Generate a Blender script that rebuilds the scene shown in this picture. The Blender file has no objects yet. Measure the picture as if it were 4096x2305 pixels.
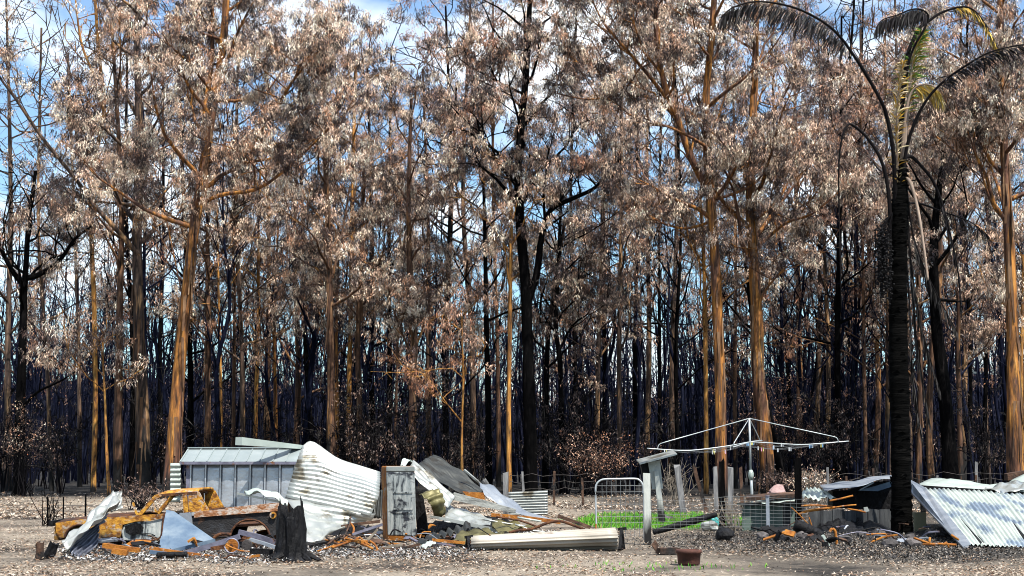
import bpy, bmesh, math, random
import numpy as np
from mathutils import Vector, Matrix

S = bpy.context.scene
COL = S.collection
# ------------------------------------------------------------------ camera
FPX = 5689.0; CAMZ = 1.6; TILT = math.atan(0.12173)
cam = bpy.data.cameras.new('camera'); camo = bpy.data.objects.new('camera', cam); COL.objects.link(camo)
camo.location = (0, 0, CAMZ); camo.rotation_euler = (math.pi/2 + TILT, 0, 0)
cam.sensor_width = 36.0; cam.lens = 50.0; cam.clip_end = 3000; cam.clip_start = 0.1
S.camera = camo
# ------------------------------------------------------------------ sky + sun
SUN_AZ = math.radians(34)      # to the right of straight behind the camera
SUN_EL = math.radians(58)
sdir = Vector((math.sin(SUN_AZ)*math.cos(SUN_EL), -math.cos(SUN_AZ)*math.cos(SUN_EL), math.sin(SUN_EL)))
w = bpy.data.worlds.new('World'); S.world = w; w.use_nodes = True
nt = w.node_tree; nt.nodes.clear()
out = nt.nodes.new('ShaderNodeOutputWorld'); bg = nt.nodes.new('ShaderNodeBackground')
sky = nt.nodes.new('ShaderNodeTexSky'); sky.sky_type = 'NISHITA'; sky.sun_disc = False
sky.sun_elevation = SUN_EL; sky.sun_rotation = math.atan2(sdir.x, sdir.y)
sky.air_density = 1.3; sky.dust_density = 0.2; sky.ozone_density = 2.5
tc = nt.nodes.new('ShaderNodeTexCoord'); mp = nt.nodes.new('ShaderNodeMapping')
mp.inputs['Scale'].default_value = (3.2, 3.2, 7.0); mp.inputs['Location'].default_value = (0.35, 0.2, 0.1)
nz = nt.nodes.new('ShaderNodeTexNoise'); nz.inputs['Scale'].default_value = 1.6; nz.inputs['Detail'].default_value = 6
rp = nt.nodes.new('ShaderNodeValToRGB'); rp.color_ramp.elements[0].position = 0.47; rp.color_ramp.elements[1].position = 0.62
rp.color_ramp.elements[1].color = (0.85, 0.85, 0.85, 1); rp.color_ramp.elements[0].color = (0.10, 0.10, 0.10, 1)
mx = nt.nodes.new('ShaderNodeMix'); mx.data_type = 'RGBA'
mx.inputs[7].default_value = (12.0, 12.5, 12.8, 1)
nt.links.new(tc.outputs['Generated'], mp.inputs['Vector']); nt.links.new(mp.outputs[0], nz.inputs['Vector'])
nt.links.new(nz.outputs['Fac'], rp.inputs[0]); nt.links.new(rp.outputs[0], mx.inputs[0])
tint = nt.nodes.new('ShaderNodeMix'); tint.data_type = 'RGBA'; tint.blend_type = 'MULTIPLY'; tint.inputs[0].default_value = 1.0
tint.inputs[7].default_value = (0.68, 1.0, 1.26, 1); nt.links.new(sky.outputs[0], tint.inputs[6])
nt.links.new(tint.outputs[2], mx.inputs[6]); nt.links.new(mx.outputs[2], bg.inputs[0]); nt.links.new(bg.outputs[0], out.inputs[0])
bg.inputs[1].default_value = 0.066
sun = bpy.data.lights.new('sun', 'SUN'); suno = bpy.data.objects.new('sun', sun); COL.objects.link(suno)
sun.energy = 5.0; sun.angle = math.radians(0.5); sun.color = (1.0, 0.95, 0.86)
suno.location = (0, 0, 60); suno.rotation_euler = (-sdir).to_track_quat('-Z', 'Y').to_euler()
S.view_settings.view_transform = 'Standard'; S.view_settings.look = 'None'
S.view_settings.exposure = 1.1; S.view_settings.gamma = 1.0
S.cycles.max_bounces = 4; S.cycles.diffuse_bounces = 1; S.cycles.glossy_bounces = 2
S.cycles.transparent_max_bounces = 4; S.cycles.use_denoising = True; S.cycles.denoising_prefilter = 'ACCURATE'; S.cycles.pixel_filter_type = 'BLACKMAN_HARRIS'; S.cycles.filter_width = 1.0; S.cycles.sample_clamp_indirect = 4

# ------------------------------------------------------------------ helpers
def P(px, py, d):
    """point at forward distance d seen at photo pixel (px,py)"""
    x = (px - 2048.0)/FPX; y = (1152.5 - py)/FPX
    dy = math.cos(TILT) - y*math.sin(TILT); dz = math.sin(TILT) + y*math.cos(TILT)
    s = d/dy
    return Vector((x*s, d, CAMZ + dz*s))
def GD(py):
    """distance of the ground at photo row py"""
    y = (1152.5 - py)/FPX
    dy = math.cos(TILT) - y*math.sin(TILT); dz = math.sin(TILT) + y*math.cos(TILT)
    return -CAMZ*dy/dz
def G(px, py, z=0.0):
    p = P(px, py, GD(py)); p.z = z; return p
def proj(A):
    """photo pixels of an (N,3) array"""
    c, s = math.cos(TILT), math.sin(TILT)
    dx = A[:, 0]; dy = A[:, 1]; dz = A[:, 2] - CAMZ
    f = dy*c + dz*s; u = -dy*s + dz*c
    return 2048 + FPX*dx/f, 1152.5 - FPX*u/f
def ppm(d):
    return FPX*math.cos(TILT)/d          # pixels per metre

def tag(o, label=None, cat=None, group=None, kind=None):
    if label: o['label'] = label
    if cat: o['category'] = cat
    if group: o['group'] = group
    if kind or cat: o['kind'] = kind or 'thing'
    return o
def root(name, loc, label, cat, group=None):
    o = bpy.data.objects.new(name, None); COL.objects.link(o); o.location = loc; o.empty_display_size = 0.3
    return tag(o, label, cat, group)
def base_of(o):
    v = Vector((0, 0, 0))
    while o is not None:
        v = v + Vector(o.location); o = o.parent
    return v

class MB:
    def __init__(s): s.v = []; s.n = 0; s.f = []
    def add(s, V, F):
        V = np.asarray(V, float).reshape(-1, 3); n = s.n
        s.v.append(V); s.n += len(V)
        s.f += [tuple(i + n for i in f) for f in F]
        return s
    def tube(s, pts, rad, k=6, cap=True):
        pts = np.asarray([tuple(p) for p in pts], float); m = len(pts)
        rad = np.ones(m)*rad if np.isscalar(rad) else np.asarray(rad, float)
        T = np.zeros_like(pts); T[1:-1] = pts[2:] - pts[:-2]; T[0] = pts[1]-pts[0]; T[-1] = pts[-1]-pts[-2]
        T /= np.linalg.norm(T, axis=1, keepdims=True) + 1e-9
        ref = np.array([0., 0, 1.]) if abs(T[:, 2]).mean() < 0.8 else np.array([1., 0, 0])
        A = np.cross(T, ref); A /= np.linalg.norm(A, axis=1, keepdims=True) + 1e-9
        B = np.cross(T, A)
        a = np.arange(k)*2*math.pi/k
        V = pts[:, None, :] + rad[:, None, None]*(A[:, None, :]*np.cos(a)[None, :, None] + B[:, None, :]*np.sin(a)[None, :, None])
        F = [(i*k+j, i*k+(j+1) % k, (i+1)*k+(j+1) % k, (i+1)*k+j) for i in range(m-1) for j in range(k)]
        if cap: F += [tuple(range(k))[::-1], tuple((m-1)*k + j for j in range(k))]
        return s.add(V.reshape(-1, 3), F)
    def beam(s, p0, p1, w, h, up=(0, 0, 1), w1=None, h1=None):
        p0 = Vector(p0); p1 = Vector(p1); d = (p1-p0).normalized(); u = Vector(up)
        a = d.cross(u)
        if a.length < 1e-4: a = d.cross(Vector((0, 1, 0)))
        a.normalize(); b = a.cross(d).normalized()
        w1 = w if w1 is None else w1; h1 = h if h1 is None else h1
        V = []
        for p, ww, hh in ((p0, w, h), (p1, w1, h1)):
            for sx, sz in ((-1, -1), (1, -1), (1, 1), (-1, 1)): V.append(p + a*sx*ww/2 + b*sz*hh/2)
        return s.add([tuple(v) for v in V], [(3, 2, 1, 0), (4, 5, 6, 7), (0, 1, 5, 4), (1, 2, 6, 5), (2, 3, 7, 6), (3, 0, 4, 7)])
    def box(s, c, sx, sy, sz, rz=0.0, tilt=(0, 0)):
        M = Matrix.Translation(Vector(c)) @ Matrix.Rotation(rz, 4, 'Z') @ Matrix.Rotation(tilt[0], 4, 'X') @ Matrix.Rotation(tilt[1], 4, 'Y')
        V = [tuple(M @ Vector((x*sx/2, y*sy/2, z*sz/2))) for z in (-1, 1) for x, y in ((-1, -1), (1, -1), (1, 1), (-1, 1))]
        return s.add(V, [(3, 2, 1, 0), (4, 5, 6, 7), (0, 1, 5, 4), (1, 2, 6, 5), (2, 3, 7, 6), (3, 0, 4, 7)])
    def prism(s, poly, thick, back=None):
        """poly of world points; thickened away from the camera"""
        pts = [Vector(p) for p in poly]; n = Vector((0, 0, 0)); c = sum(pts, Vector())/len(pts)
        for i in range(len(pts)):
            n += (pts[i]-c).cross(pts[(i+1) % len(pts)]-c)
        n.normalize()
        if back is not None: off = Vector(back)*thick
        else:
            if n.dot(c - Vector((0, 0, CAMZ))) < 0: n = -n
            off = n*thick
        m = len(pts)
        V = [tuple(p) for p in pts] + [tuple(p+off) for p in pts]
        F = [tuple(range(m)), tuple(range(2*m-1, m-1, -1))] + [(i, i+m, (i+1) % m + m, (i+1) % m) for i in range(m)]
        return s.add(V, F)
    def disc(s, c, axis, r, th, k=18, r2=None):
        c = Vector(c); ax = Vector(axis).normalized()
        return s.tube([c-ax*th/2, c+ax*th/2], [r, r if r2 is None else r2], k)
    def build(s, name, m, parent=None, smooth=False):
        me = bpy.data.meshes.new(name)
        V = np.concatenate(s.v) if s.v else np.zeros((0, 3))
        if parent is None:
            lo = V.min(0); hi = V.max(0); off = np.array([(lo[0]+hi[0])/2, (lo[1]+hi[1])/2, lo[2]])
        else:
            off = np.array(base_of(parent))
        me.from_pydata((V-off).tolist(), [], s.f)
        me.materials.append(m)
        if smooth: me.polygons.foreach_set('use_smooth', [True]*len(me.polygons))
        o = bpy.data.objects.new(name, me); COL.objects.link(o)
        if parent is None: o.location = off
        else: o.parent = parent
        return o

def single(name, mb, m, label, cat, group=None, smooth=False):
    return tag(mb.build(name, m, None, smooth), label, cat, group)
def pxs(L, d):
    """photo points -> world; entries (px,py) at distance d or (px,py,own d)"""
    return [P(q[0], q[1], q[2] if len(q) > 2 else d) for q in L]
def smooth_path(pts, n=4):
    pts = [Vector(p) for p in pts]
    if len(pts) < 3: return pts
    res = []
    for i in range(len(pts)-1):
        p0 = pts[max(i-1, 0)]; p1 = pts[i]; p2 = pts[i+1]; p3 = pts[min(i+2, len(pts)-1)]
        for k in range(n):
            t = k/n
            res.append(0.5*((2*p1) + (p2-p0)*t + (2*p0-5*p1+4*p2-p3)*t*t + (3*p1-p0-3*p2+p3)*t**3))
    res.append(pts[-1]); return res
def lerp_list(a, n):
    a = np.asarray(a, float); return np.interp(np.linspace(0, 1, n), np.linspace(0, 1, len(a)), a)

# ------------------------------------------------------------------ materials
def new_mat(name):
    m = bpy.data.materials.new(name); m.use_nodes = True; t = m.node_tree
    return m, t, t.nodes['Principled BSDF']
def ramp(t, stops):
    r = t.nodes.new('ShaderNodeValToRGB'); e = r.color_ramp.elements
    e[0].position, e[0].color = stops[0][0], (*stops[0][1], 1)
    e[1].position, e[1].color = stops[-1][0], (*stops[-1][1], 1)
    for p, c in stops[1:-1]:
        x = e.new(p); x.color = (*c, 1)
    return r
def noise(t, scale, vec, detail=5, rough=0.6, dist=0.0):
    n = t.nodes.new('ShaderNodeTexNoise'); n.inputs['Scale'].default_value = scale
    n.inputs['Detail'].default_value = detail; n.inputs['Roughness'].default_value = rough; n.inputs['Distortion'].default_value = dist
    t.links.new(vec, n.inputs['Vector']); return n
def pmat(name, stops, scale=4.0, stretch=(1, 1, 1), rough=0.8, metal=0.0, bump=0.0, bscale=None, over=None, spec=0.3, dist=0.0, world=False, foot=None, streak=None):
    """noise-coloured surface; over = (stops, scale, stretch, lo, hi): a second coat where its own noise passes lo..hi"""
    m, t, b = new_mat(name)
    c = t.nodes.new('ShaderNodeTexCoord'); g = t.nodes.new('ShaderNodeNewGeometry')
    src = g.outputs['Position'] if world else c.outputs['Object']
    mp = t.nodes.new('ShaderNodeMapping'); mp.inputs['Scale'].default_value = stretch
    oi = t.nodes.new('ShaderNodeObjectInfo')
    ad = t.nodes.new('ShaderNodeVectorMath'); ad.operation = 'ADD'
    mu = t.nodes.new('ShaderNodeMath'); mu.operation = 'MULTIPLY'; mu.inputs[1].default_value = 40.0
    t.links.new(oi.outputs['Random'], mu.inputs[0])
    t.links.new(src, mp.inputs['Vector']); t.links.new(mp.outputs[0], ad.inputs[0]); t.links.new(mu.outputs[0], ad.inputs[1])
    n = noise(t, scale, ad.outputs[0], dist=dist); r = ramp(t, stops); t.links.new(n.outputs['Fac'], r.inputs[0])
    col = r.outputs[0]
    if over:
        st2, sc2, str2, lo, hi = over
        mp2 = t.nodes.new('ShaderNodeMapping'); mp2.inputs['Scale'].default_value = str2; mp2.inputs['Location'].default_value = (7, 3, 5)
        t.links.new(ad.outputs[0] if str2 == stretch else src, mp2.inputs['Vector'])
        n2 = noise(t, sc2, mp2.outputs[0], dist=0.3); mr = t.nodes.new('ShaderNodeMapRange')
        mr.inputs[1].default_value = lo; mr.inputs[2].default_value = hi; t.links.new(n2.outputs['Fac'], mr.inputs[0])
        r2 = ramp(t, st2); n3 = noise(t, sc2*4, mp2.outputs[0]); t.links.new(n3.outputs['Fac'], r2.inputs[0])
        mix = t.nodes.new('ShaderNodeMix'); mix.data_type = 'RGBA'
        t.links.new(mr.outputs[0], mix.inputs[0]); t.links.new(col, mix.inputs[6]); t.links.new(r2.outputs[0], mix.inputs[7]); col = mix.outputs[2]
    if streak:    # fine stringy bark: (scale, z stretch, dark, light)
        mp6 = t.nodes.new('ShaderNodeMapping'); mp6.inputs['Scale'].default_value = (1, 1, streak[1]); t.links.new(c.outputs['Object'], mp6.inputs['Vector'])
        n6 = noise(t, streak[0], mp6.outputs[0], 6, 0.65); r6 = t.nodes.new('ShaderNodeMapRange'); r6.inputs[1].default_value = 0.38; r6.inputs[2].default_value = 0.62
        r6.inputs[3].default_value = streak[2]; r6.inputs[4].default_value = streak[3]; t.links.new(n6.outputs['Fac'], r6.inputs[0])
        m6 = t.nodes.new('ShaderNodeMix'); m6.data_type = 'RGBA'; m6.blend_type = 'MULTIPLY'; m6.inputs[0].default_value = 1.0
        t.links.new(col, m6.inputs[6]); t.links.new(r6.outputs[0], m6.inputs[7]); col = m6.outputs[2]
    if foot:      # burnt black from the ground up to an uneven line, (height, height)
        sz = t.nodes.new('ShaderNodeSeparateXYZ'); t.links.new(c.outputs['Object'], sz.inputs[0])
        n5 = noise(t, foot[2], ad.outputs[0], 4); m5 = t.nodes.new('ShaderNodeMath'); m5.operation = 'MULTIPLY_ADD'; m5.inputs[1].default_value = foot[3]
        t.links.new(n5.outputs['Fac'], m5.inputs[0]); t.links.new(sz.outputs[2], m5.inputs[2])
        r5 = t.nodes.new('ShaderNodeMapRange'); r5.inputs[1].default_value = foot[0]; r5.inputs[2].default_value = foot[1]; t.links.new(m5.outputs[0], r5.inputs[0])
        mx5 = t.nodes.new('ShaderNodeMix'); mx5.data_type = 'RGBA'; mx5.inputs[6].default_value = (0.004, 0.0035, 0.0035, 1)
        t.links.new(r5.outputs[0], mx5.inputs[0]); t.links.new(col, mx5.inputs[7]); col = mx5.outputs[2]
    t.links.new(col, b.inputs['Base Color'])
    b.inputs['Roughness'].default_value = rough; b.inputs['Metallic'].default_value = metal
    b.inputs['Specular IOR Level'].default_value = spec
    if bump:
        n4 = noise(t, bscale or scale*3, ad.outputs[0], detail=6); bp = t.nodes.new('ShaderNodeBump')
        bp.inputs['Strength'].default_value = bump; bp.inputs['Distance'].default_value = 0.05
        t.links.new(n4.outputs['Fac'], bp.inputs['Height']); t.links.new(bp.outputs[0], b.inputs['Normal'])
    return m
def attr_mat(name, rough=0.55, spec=0.35):
    m, t, b = new_mat(name)
    a = t.nodes.new('ShaderNodeAttribute'); a.attribute_name = 'col'
    t.links.new(a.outputs['Color'], b.inputs['Base Color'])
    b.inputs['Roughness'].default_value = rough; b.inputs['Specular IOR Level'].default_value = spec
    return m
CHAR = [(0.3, (0.0012, 0.0012, 0.0014)), (0.58, (0.0028, 0.0026, 0.0028)), (0.8, (0.02, 0.018, 0.018))]
M = {}
M['leaf'] = attr_mat('scorched_leaf', 0.5, 0.4)
M['litter'] = attr_mat('dry_leaf', 0.6, 0.3)
M['blade'] = attr_mat('leaf_blade', 0.6, 0.15)
M['char'] = pmat('charred_bark', CHAR, 6, (1, 1, 0.18), 0.9, bump=0.9, bscale=14, spec=0.02)
M['bark_orange'] = pmat('orange_bark', [(0.28, (0.035, 0.014, 0.006)), (0.42, (0.13, 0.05, 0.013)), (0.55, (0.27, 0.11, 0.022)), (0.66, (0.33, 0.15, 0.03)), (0.8, (0.40, 0.23, 0.085))], 5.5, (1, 1, 0.09), 0.75, bump=0.9, bscale=8,
                        over=([(0.3, (0.05, 0.02, 0.012)), (0.7, (0.13, 0.06, 0.035))], 1.6, (1.3, 1.3, 0.16), 0.46, 0.54), foot=(5.2, 6.0, 2.4, 9.0), streak=(9.0, 0.10, 0.22, 1.45))
M['bark_gold'] = pmat('gold_bark', [(0.28, (0.09, 0.038, 0.012)), (0.45, (0.25, 0.11, 0.024)), (0.6, (0.34, 0.165, 0.035)), (0.78, (0.44, 0.28, 0.10))], 5.0, (1, 1, 0.11), 0.7, bump=0.8, bscale=9,
                      over=([(0.3, (0.06, 0.025, 0.012)), (0.7, (0.12, 0.05, 0.02))], 5.0, (1.3, 1.3, 0.5), 0.56, 0.64), foot=(2.6, 3.1, 2.4, 5.0), streak=(9.0, 0.10, 0.22, 1.45))
M['bark_brown'] = pmat('brown_bark', [(0.25, (0.02, 0.01, 0.007)), (0.5, (0.075, 0.036, 0.02)), (0.75, (0.16, 0.09, 0.05))], 3.0, (1, 1, 0.13), 0.8, bump=1.0, bscale=9,
                       over=([(0.3, (0.18, 0.075, 0.02)), (0.7, (0.30, 0.15, 0.045))], 1.2, (1.5, 1.5, 0.14), 0.53, 0.62), foot=(6.0, 7.0, 2.4, 10.0), streak=(9.0, 0.10, 0.22, 1.45))
M['bark_mott'] = pmat('mottled_bark', [(0.3, (0.010, 0.008, 0.008)), (0.5, (0.05, 0.03, 0.022)), (0.75, (0.14, 0.09, 0.06))], 3.5, (1, 1, 0.15), 0.8, bump=1.0, bscale=9,
                      over=([(0.3, (0.20, 0.10, 0.04)), (0.7, (0.36, 0.22, 0.11))], 1.0, (1.7, 1.7, 0.18), 0.55, 0.64), foot=(9.0, 10.0, 2.2, 14.0), streak=(9.0, 0.10, 0.22, 1.45))
M['far_char_haze'] = pmat('far_charred_bark_haze', [(0.3, (0.0016, 0.002, 0.006)), (0.55, (0.005, 0.0065, 0.016)), (0.78, (0.028, 0.032, 0.05))], 5, (1, 1, 0.12), 0.9, spec=0.03)  # blue of the distant haze is painted into the bark colour
M['sap'] = pmat('burnt_twig', [(0.3, (0.002, 0.002, 0.003)), (0.55, (0.008, 0.007, 0.008)), (0.78, (0.12, 0.11, 0.10))], 1.5, (1, 1, 0.4), 0.9, spec=0.05)

M['bark_strip'] = pmat('peeling_bark', [(0.3, (0.02, 0.011, 0.008)), (0.5, (0.09, 0.045, 0.022)), (0.7, (0.22, 0.13, 0.07))], 1.2, (1, 1, 0.4), 0.85)
# ------------------------------------------------------------------ leaves
def tri_obj(name, V, col, m, parent):
    N = len(V); me = bpy.data.meshes.new(name); off = np.array(base_of(parent)) if parent is not None else np.zeros(3)
    V = V.reshape(-1, 3) - off
    me.vertices.add(3*N); me.vertices.foreach_set('co', V.astype(np.float32).ravel())
    me.loops.add(3*N); me.loops.foreach_set('vertex_index', np.arange(3*N, dtype=np.int32))
    me.polygons.add(N); me.polygons.foreach_set('loop_start', np.arange(0, 3*N, 3, dtype=np.int32)); me.polygons.foreach_set('loop_total', np.full(N, 3, np.int32))
    at = me.attributes.new('col', 'FLOAT_COLOR', 'POINT'); c4 = np.ones((N, 3, 4), np.float32); c4[:, :, :3] = col[:, None, :]; at.data.foreach_set('color', c4.ravel())
    me.materials.append(m); me.update(calc_edges=True)
    o = bpy.data.objects.new(name, me); COL.objects.link(o)
    if parent is not None: o.parent = parent
    return o
def leaf_obj(name, C, A, Sd, L, W, col, m, parent=None, bend=None, tri=False):
    """one object made of N leaves, four-cornered or (tri) three-cornered"""
    if tri:
        N = len(C); V = np.empty((N, 3, 3), np.float32); b0 = C + A*(L*0.2)[:, None]
        V[:, 0] = b0 - Sd*(W/2)[:, None]; V[:, 1] = C + A*(L*1.1)[:, None]; V[:, 2] = b0 + Sd*(W/2)[:, None]
        return tri_obj(name, V, col, m, parent)
    N = len(C); V = np.empty((N, 4, 3), np.float32)
    V[:, 0] = C; mid = C + A*(L*0.45)[:, None]
    V[:, 1] = mid - Sd*(W/2)[:, None]; V[:, 2] = C + A*L[:, None] if bend is None else C + A*L[:, None] + bend
    V[:, 3] = mid + Sd*(W/2)[:, None]
    me = bpy.data.meshes.new(name)
    off = np.array(base_of(parent)) if parent is not None else np.zeros(3)
    V = V.reshape(-1, 3) - off
    me.vertices.add(4*N); me.vertices.foreach_set('co', V.astype(np.float32).ravel())
    me.loops.add(4*N); me.loops.foreach_set('vertex_index', np.arange(4*N, dtype=np.int32))
    me.polygons.add(N); me.polygons.foreach_set('loop_start', np.arange(0, 4*N, 4, dtype=np.int32))
    me.polygons.foreach_set('loop_total', np.full(N, 4, np.int32))
    at = me.attributes.new('col', 'FLOAT_COLOR', 'POINT')
    c4 = np.ones((N, 4, 4), np.float32); c4[:, :, :3] = col[:, None, :]; at.data.foreach_set('color', c4.ravel())
    me.materials.append(m); me.update(calc_edges=True)
    o = bpy.data.objects.new(name, me); COL.objects.link(o)
    if parent is not None: o.parent = parent
    return o
def unit(A): return A/(np.linalg.norm(A, axis=1, keepdims=True)+1e-9)
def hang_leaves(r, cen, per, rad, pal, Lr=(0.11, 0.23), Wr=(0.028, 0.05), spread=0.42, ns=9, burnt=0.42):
    """leaves hanging in tassels round the centres cen (K,3); pal = list of colours, burnt = share of tassels coloured near-black as painted crown shade"""
    K = len(cen); R = rad*r.uniform(0.6, 1.4, K)
    o = r.normal(0, 1, (K*ns, 3)); o *= (r.uniform(0.1, 1, K*ns)**0.5/np.linalg.norm(o, axis=1))[:, None]
    si = np.repeat(np.arange(K), ns); sub = cen[si] + o*R[si][:, None]*np.array([1, 1, 0.75])
    pl = max(1, int(round(per/ns))); N = K*ns*pl; idx = np.repeat(np.arange(K*ns), pl)
    C = sub[idx] + r.normal(0, 0.075, (N, 3))*np.array([1, 1, 1.3])
    sd = np.stack([r.normal(0, .3, K*ns), r.normal(0, .3, K*ns), -np.ones(K*ns)], 1)
    A = unit(sd[idx] + np.stack([r.normal(0, spread, N), r.normal(0, spread, N), r.normal(0, 0.35, N)], 1))
    Sd = unit(np.cross(A, r.normal(0, 1, (N, 3))))
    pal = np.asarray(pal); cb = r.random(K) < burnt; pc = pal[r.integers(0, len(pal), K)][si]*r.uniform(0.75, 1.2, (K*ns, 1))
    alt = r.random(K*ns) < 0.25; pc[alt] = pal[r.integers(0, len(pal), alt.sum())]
    bk = r.random(K*ns) < np.where(cb, 0.85, 0.10)[si]; pc[bk] = np.array([0.045, 0.027, 0.023])*r.uniform(0.4, 1.8, (bk.sum(), 1))  # near-black tassels put the shade inside the crown into leaf colour
    col = pc[idx]*np.clip(np.exp(r.normal(-0.12, 0.5, (N, 1))), 0.2, 1.75)
    b2 = r.random(N) < 0.10; col[b2] *= 0.2
    return C, A, Sd, r.uniform(*Lr, N), r.uniform(*Wr, N), np.clip(col, 0, 0.9)

# ================================================================== GROUND
def ground():
    m, t, b = new_mat('ashy_ground')
    g = t.nodes.new('ShaderNodeNewGeometry'); pos = g.outputs['Position']
    n1 = noise(t, 0.35, pos, 6, 0.6, 0.4); n2 = noise(t, 9.0, pos, 6, 0.7); n3 = noise(t, 45.0, pos, 3, 0.7)
    r1 = ramp(t, [(0.33, (0.035, 0.032, 0.03)), (0.43, (0.14, 0.12, 0.10)), (0.54, (0.26, 0.222, 0.178)), (0.64, (0.28, 0.24, 0.195)), (0.76, (0.20, 0.18, 0.16))])
    r2 = ramp(t, [(0.3, (0.45, 0.45, 0.45)), (0.5, (0.9, 0.9, 0.9)), (0.7, (1.25, 1.2, 1.15))])
    t.links.new(n1.outputs['Fac'], r1.inputs[0]); t.links.new(n2.outputs['Fac'], r2.inputs[0])
    mul = t.nodes.new('ShaderNodeMix'); mul.data_type = 'RGBA'; mul.blend_type = 'MULTIPLY'; mul.inputs[0].default_value = 1
    t.links.new(r1.outputs[0], mul.inputs[6]); t.links.new(r2.outputs[0], mul.inputs[7])
    # darker ground under the trees and dark ash where the house stood (right of the yard)
    sx = t.nodes.new('ShaderNodeSeparateXYZ'); t.links.new(pos, sx.inputs[0])
    def mr(src, a, b_):
        k = t.nodes.new('ShaderNodeMapRange'); k.inputs[1].default_value = a; k.inputs[2].default_value = b_; t.links.new(src, k.inputs[0]); return k.outputs[0]
    def mth(op, a, b_):
        k = t.nodes.new('ShaderNodeMath'); k.operation = op
        for i, q in enumerate((a, b_)):
            if isinstance(q, (int, float)): k.inputs[i].default_value = q
            else: t.links.new(q, k.inputs[i])
        return k.outputs[0]
    wob = mth('MULTIPLY', mth('SUBTRACT', n1.outputs['Fac'], 0.5), 26.0)
    far = mr(mth('ADD', sx.outputs[1], wob), 60, 68)
    ash = mth('MULTIPLY', mr(mth('ADD', sx.outputs[0], mth('MULTIPLY', wob, 0.2)), 1.5, 5.0), mr(mth('ADD', sx.outputs[1], mth('MULTIPLY', wob, 0.15)), 21.0, 25.0))
    dk = mth('MAXIMUM', far, mth('MULTIPLY', ash, 0.8))
    r3 = ramp(t, [(0.3, (0.006, 0.006, 0.006)), (0.55, (0.03, 0.028, 0.027)), (0.75, (0.10, 0.094, 0.09))]); t.links.new(n2.outputs['Fac'], r3.inputs[0])
    mx = t.nodes.new('ShaderNodeMix'); mx.data_type = 'RGBA'
    t.links.new(dk, mx.inputs[0]); t.links.new(mul.outputs[2], mx.inputs[6]); t.links.new(r3.outputs[0], mx.inputs[7])
    t.links.new(mx.outputs[2], b.inputs['Base Color']); b.inputs['Roughness'].default_value = 0.95; b.inputs['Specular IOR Level'].default_value = 0.1
    bp = t.nodes.new('ShaderNodeBump'); bp.inputs['Strength'].default_value = 1.0; bp.inputs['Distance'].default_value = 0.05
    bm_ = mth('ADD', n2.outputs['Fac'], mth('MULTIPLY', n3.outputs['Fac'], 0.4)); t.links.new(bm_, bp.inputs['Height']); t.links.new(bp.outputs[0], b.inputs['Normal'])
    me = bpy.data.meshes.new('ground')
    xs = [-900, -300, -120] + list(np.linspace(-60, 60, 61)) + [120, 300, 900]
    ys = [-60, -20] + list(np.linspace(0, 120, 61)) + [180, 300, 600, 1500]
    r = np.random.default_rng(4); V = []
    for y in ys:
        for x in xs: V.append((x, y, float(r.uniform(-0.03, 0.0)) if 12 < y < 118 and abs(x) < 58 else -0.015))
    nx = len(xs)
    F = [(j*nx+i, j*nx+i+1, (j+1)*nx+i+1, (j+1)*nx+i) for j in range(len(ys)-1) for i in range(nx-1)]
    me.from_pydata(V, [], F); me.materials.append(m); me.polygons.foreach_set('use_smooth', [True]*len(F))
    o = bpy.data.objects.new('ground', me); COL.objects.link(o); tag(o, kind='structure')
ground()
# low wooded rise far behind
def hill():
    mb = MB(); r = np.random.default_rng(8); n = 60; V = []; F = []
    for j, (y, hh) in enumerate(((230, -1), (300, 1), (420, 1.0), (700, 0.9))):
        for i in range(n+1):
            x = -420 + 840*i/n
            V.append((x, y, -0.5 if hh < 0 else hh*(15 + 4*math.sin(i*0.35+1) + 2.5*math.sin(i*0.9) + r.uniform(-1.5, 1.5))*y/330))
    for j in range(3):
        for i in range(n): a = j*(n+1)+i; F.append((a, a+1, a+n+2, a+n+1))
    mb.add(V, F)
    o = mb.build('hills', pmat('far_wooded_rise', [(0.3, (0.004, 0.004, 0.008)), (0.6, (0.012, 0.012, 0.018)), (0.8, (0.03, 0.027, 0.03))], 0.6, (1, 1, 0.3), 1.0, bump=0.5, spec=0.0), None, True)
    tag(o, kind='structure')
hill()

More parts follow.
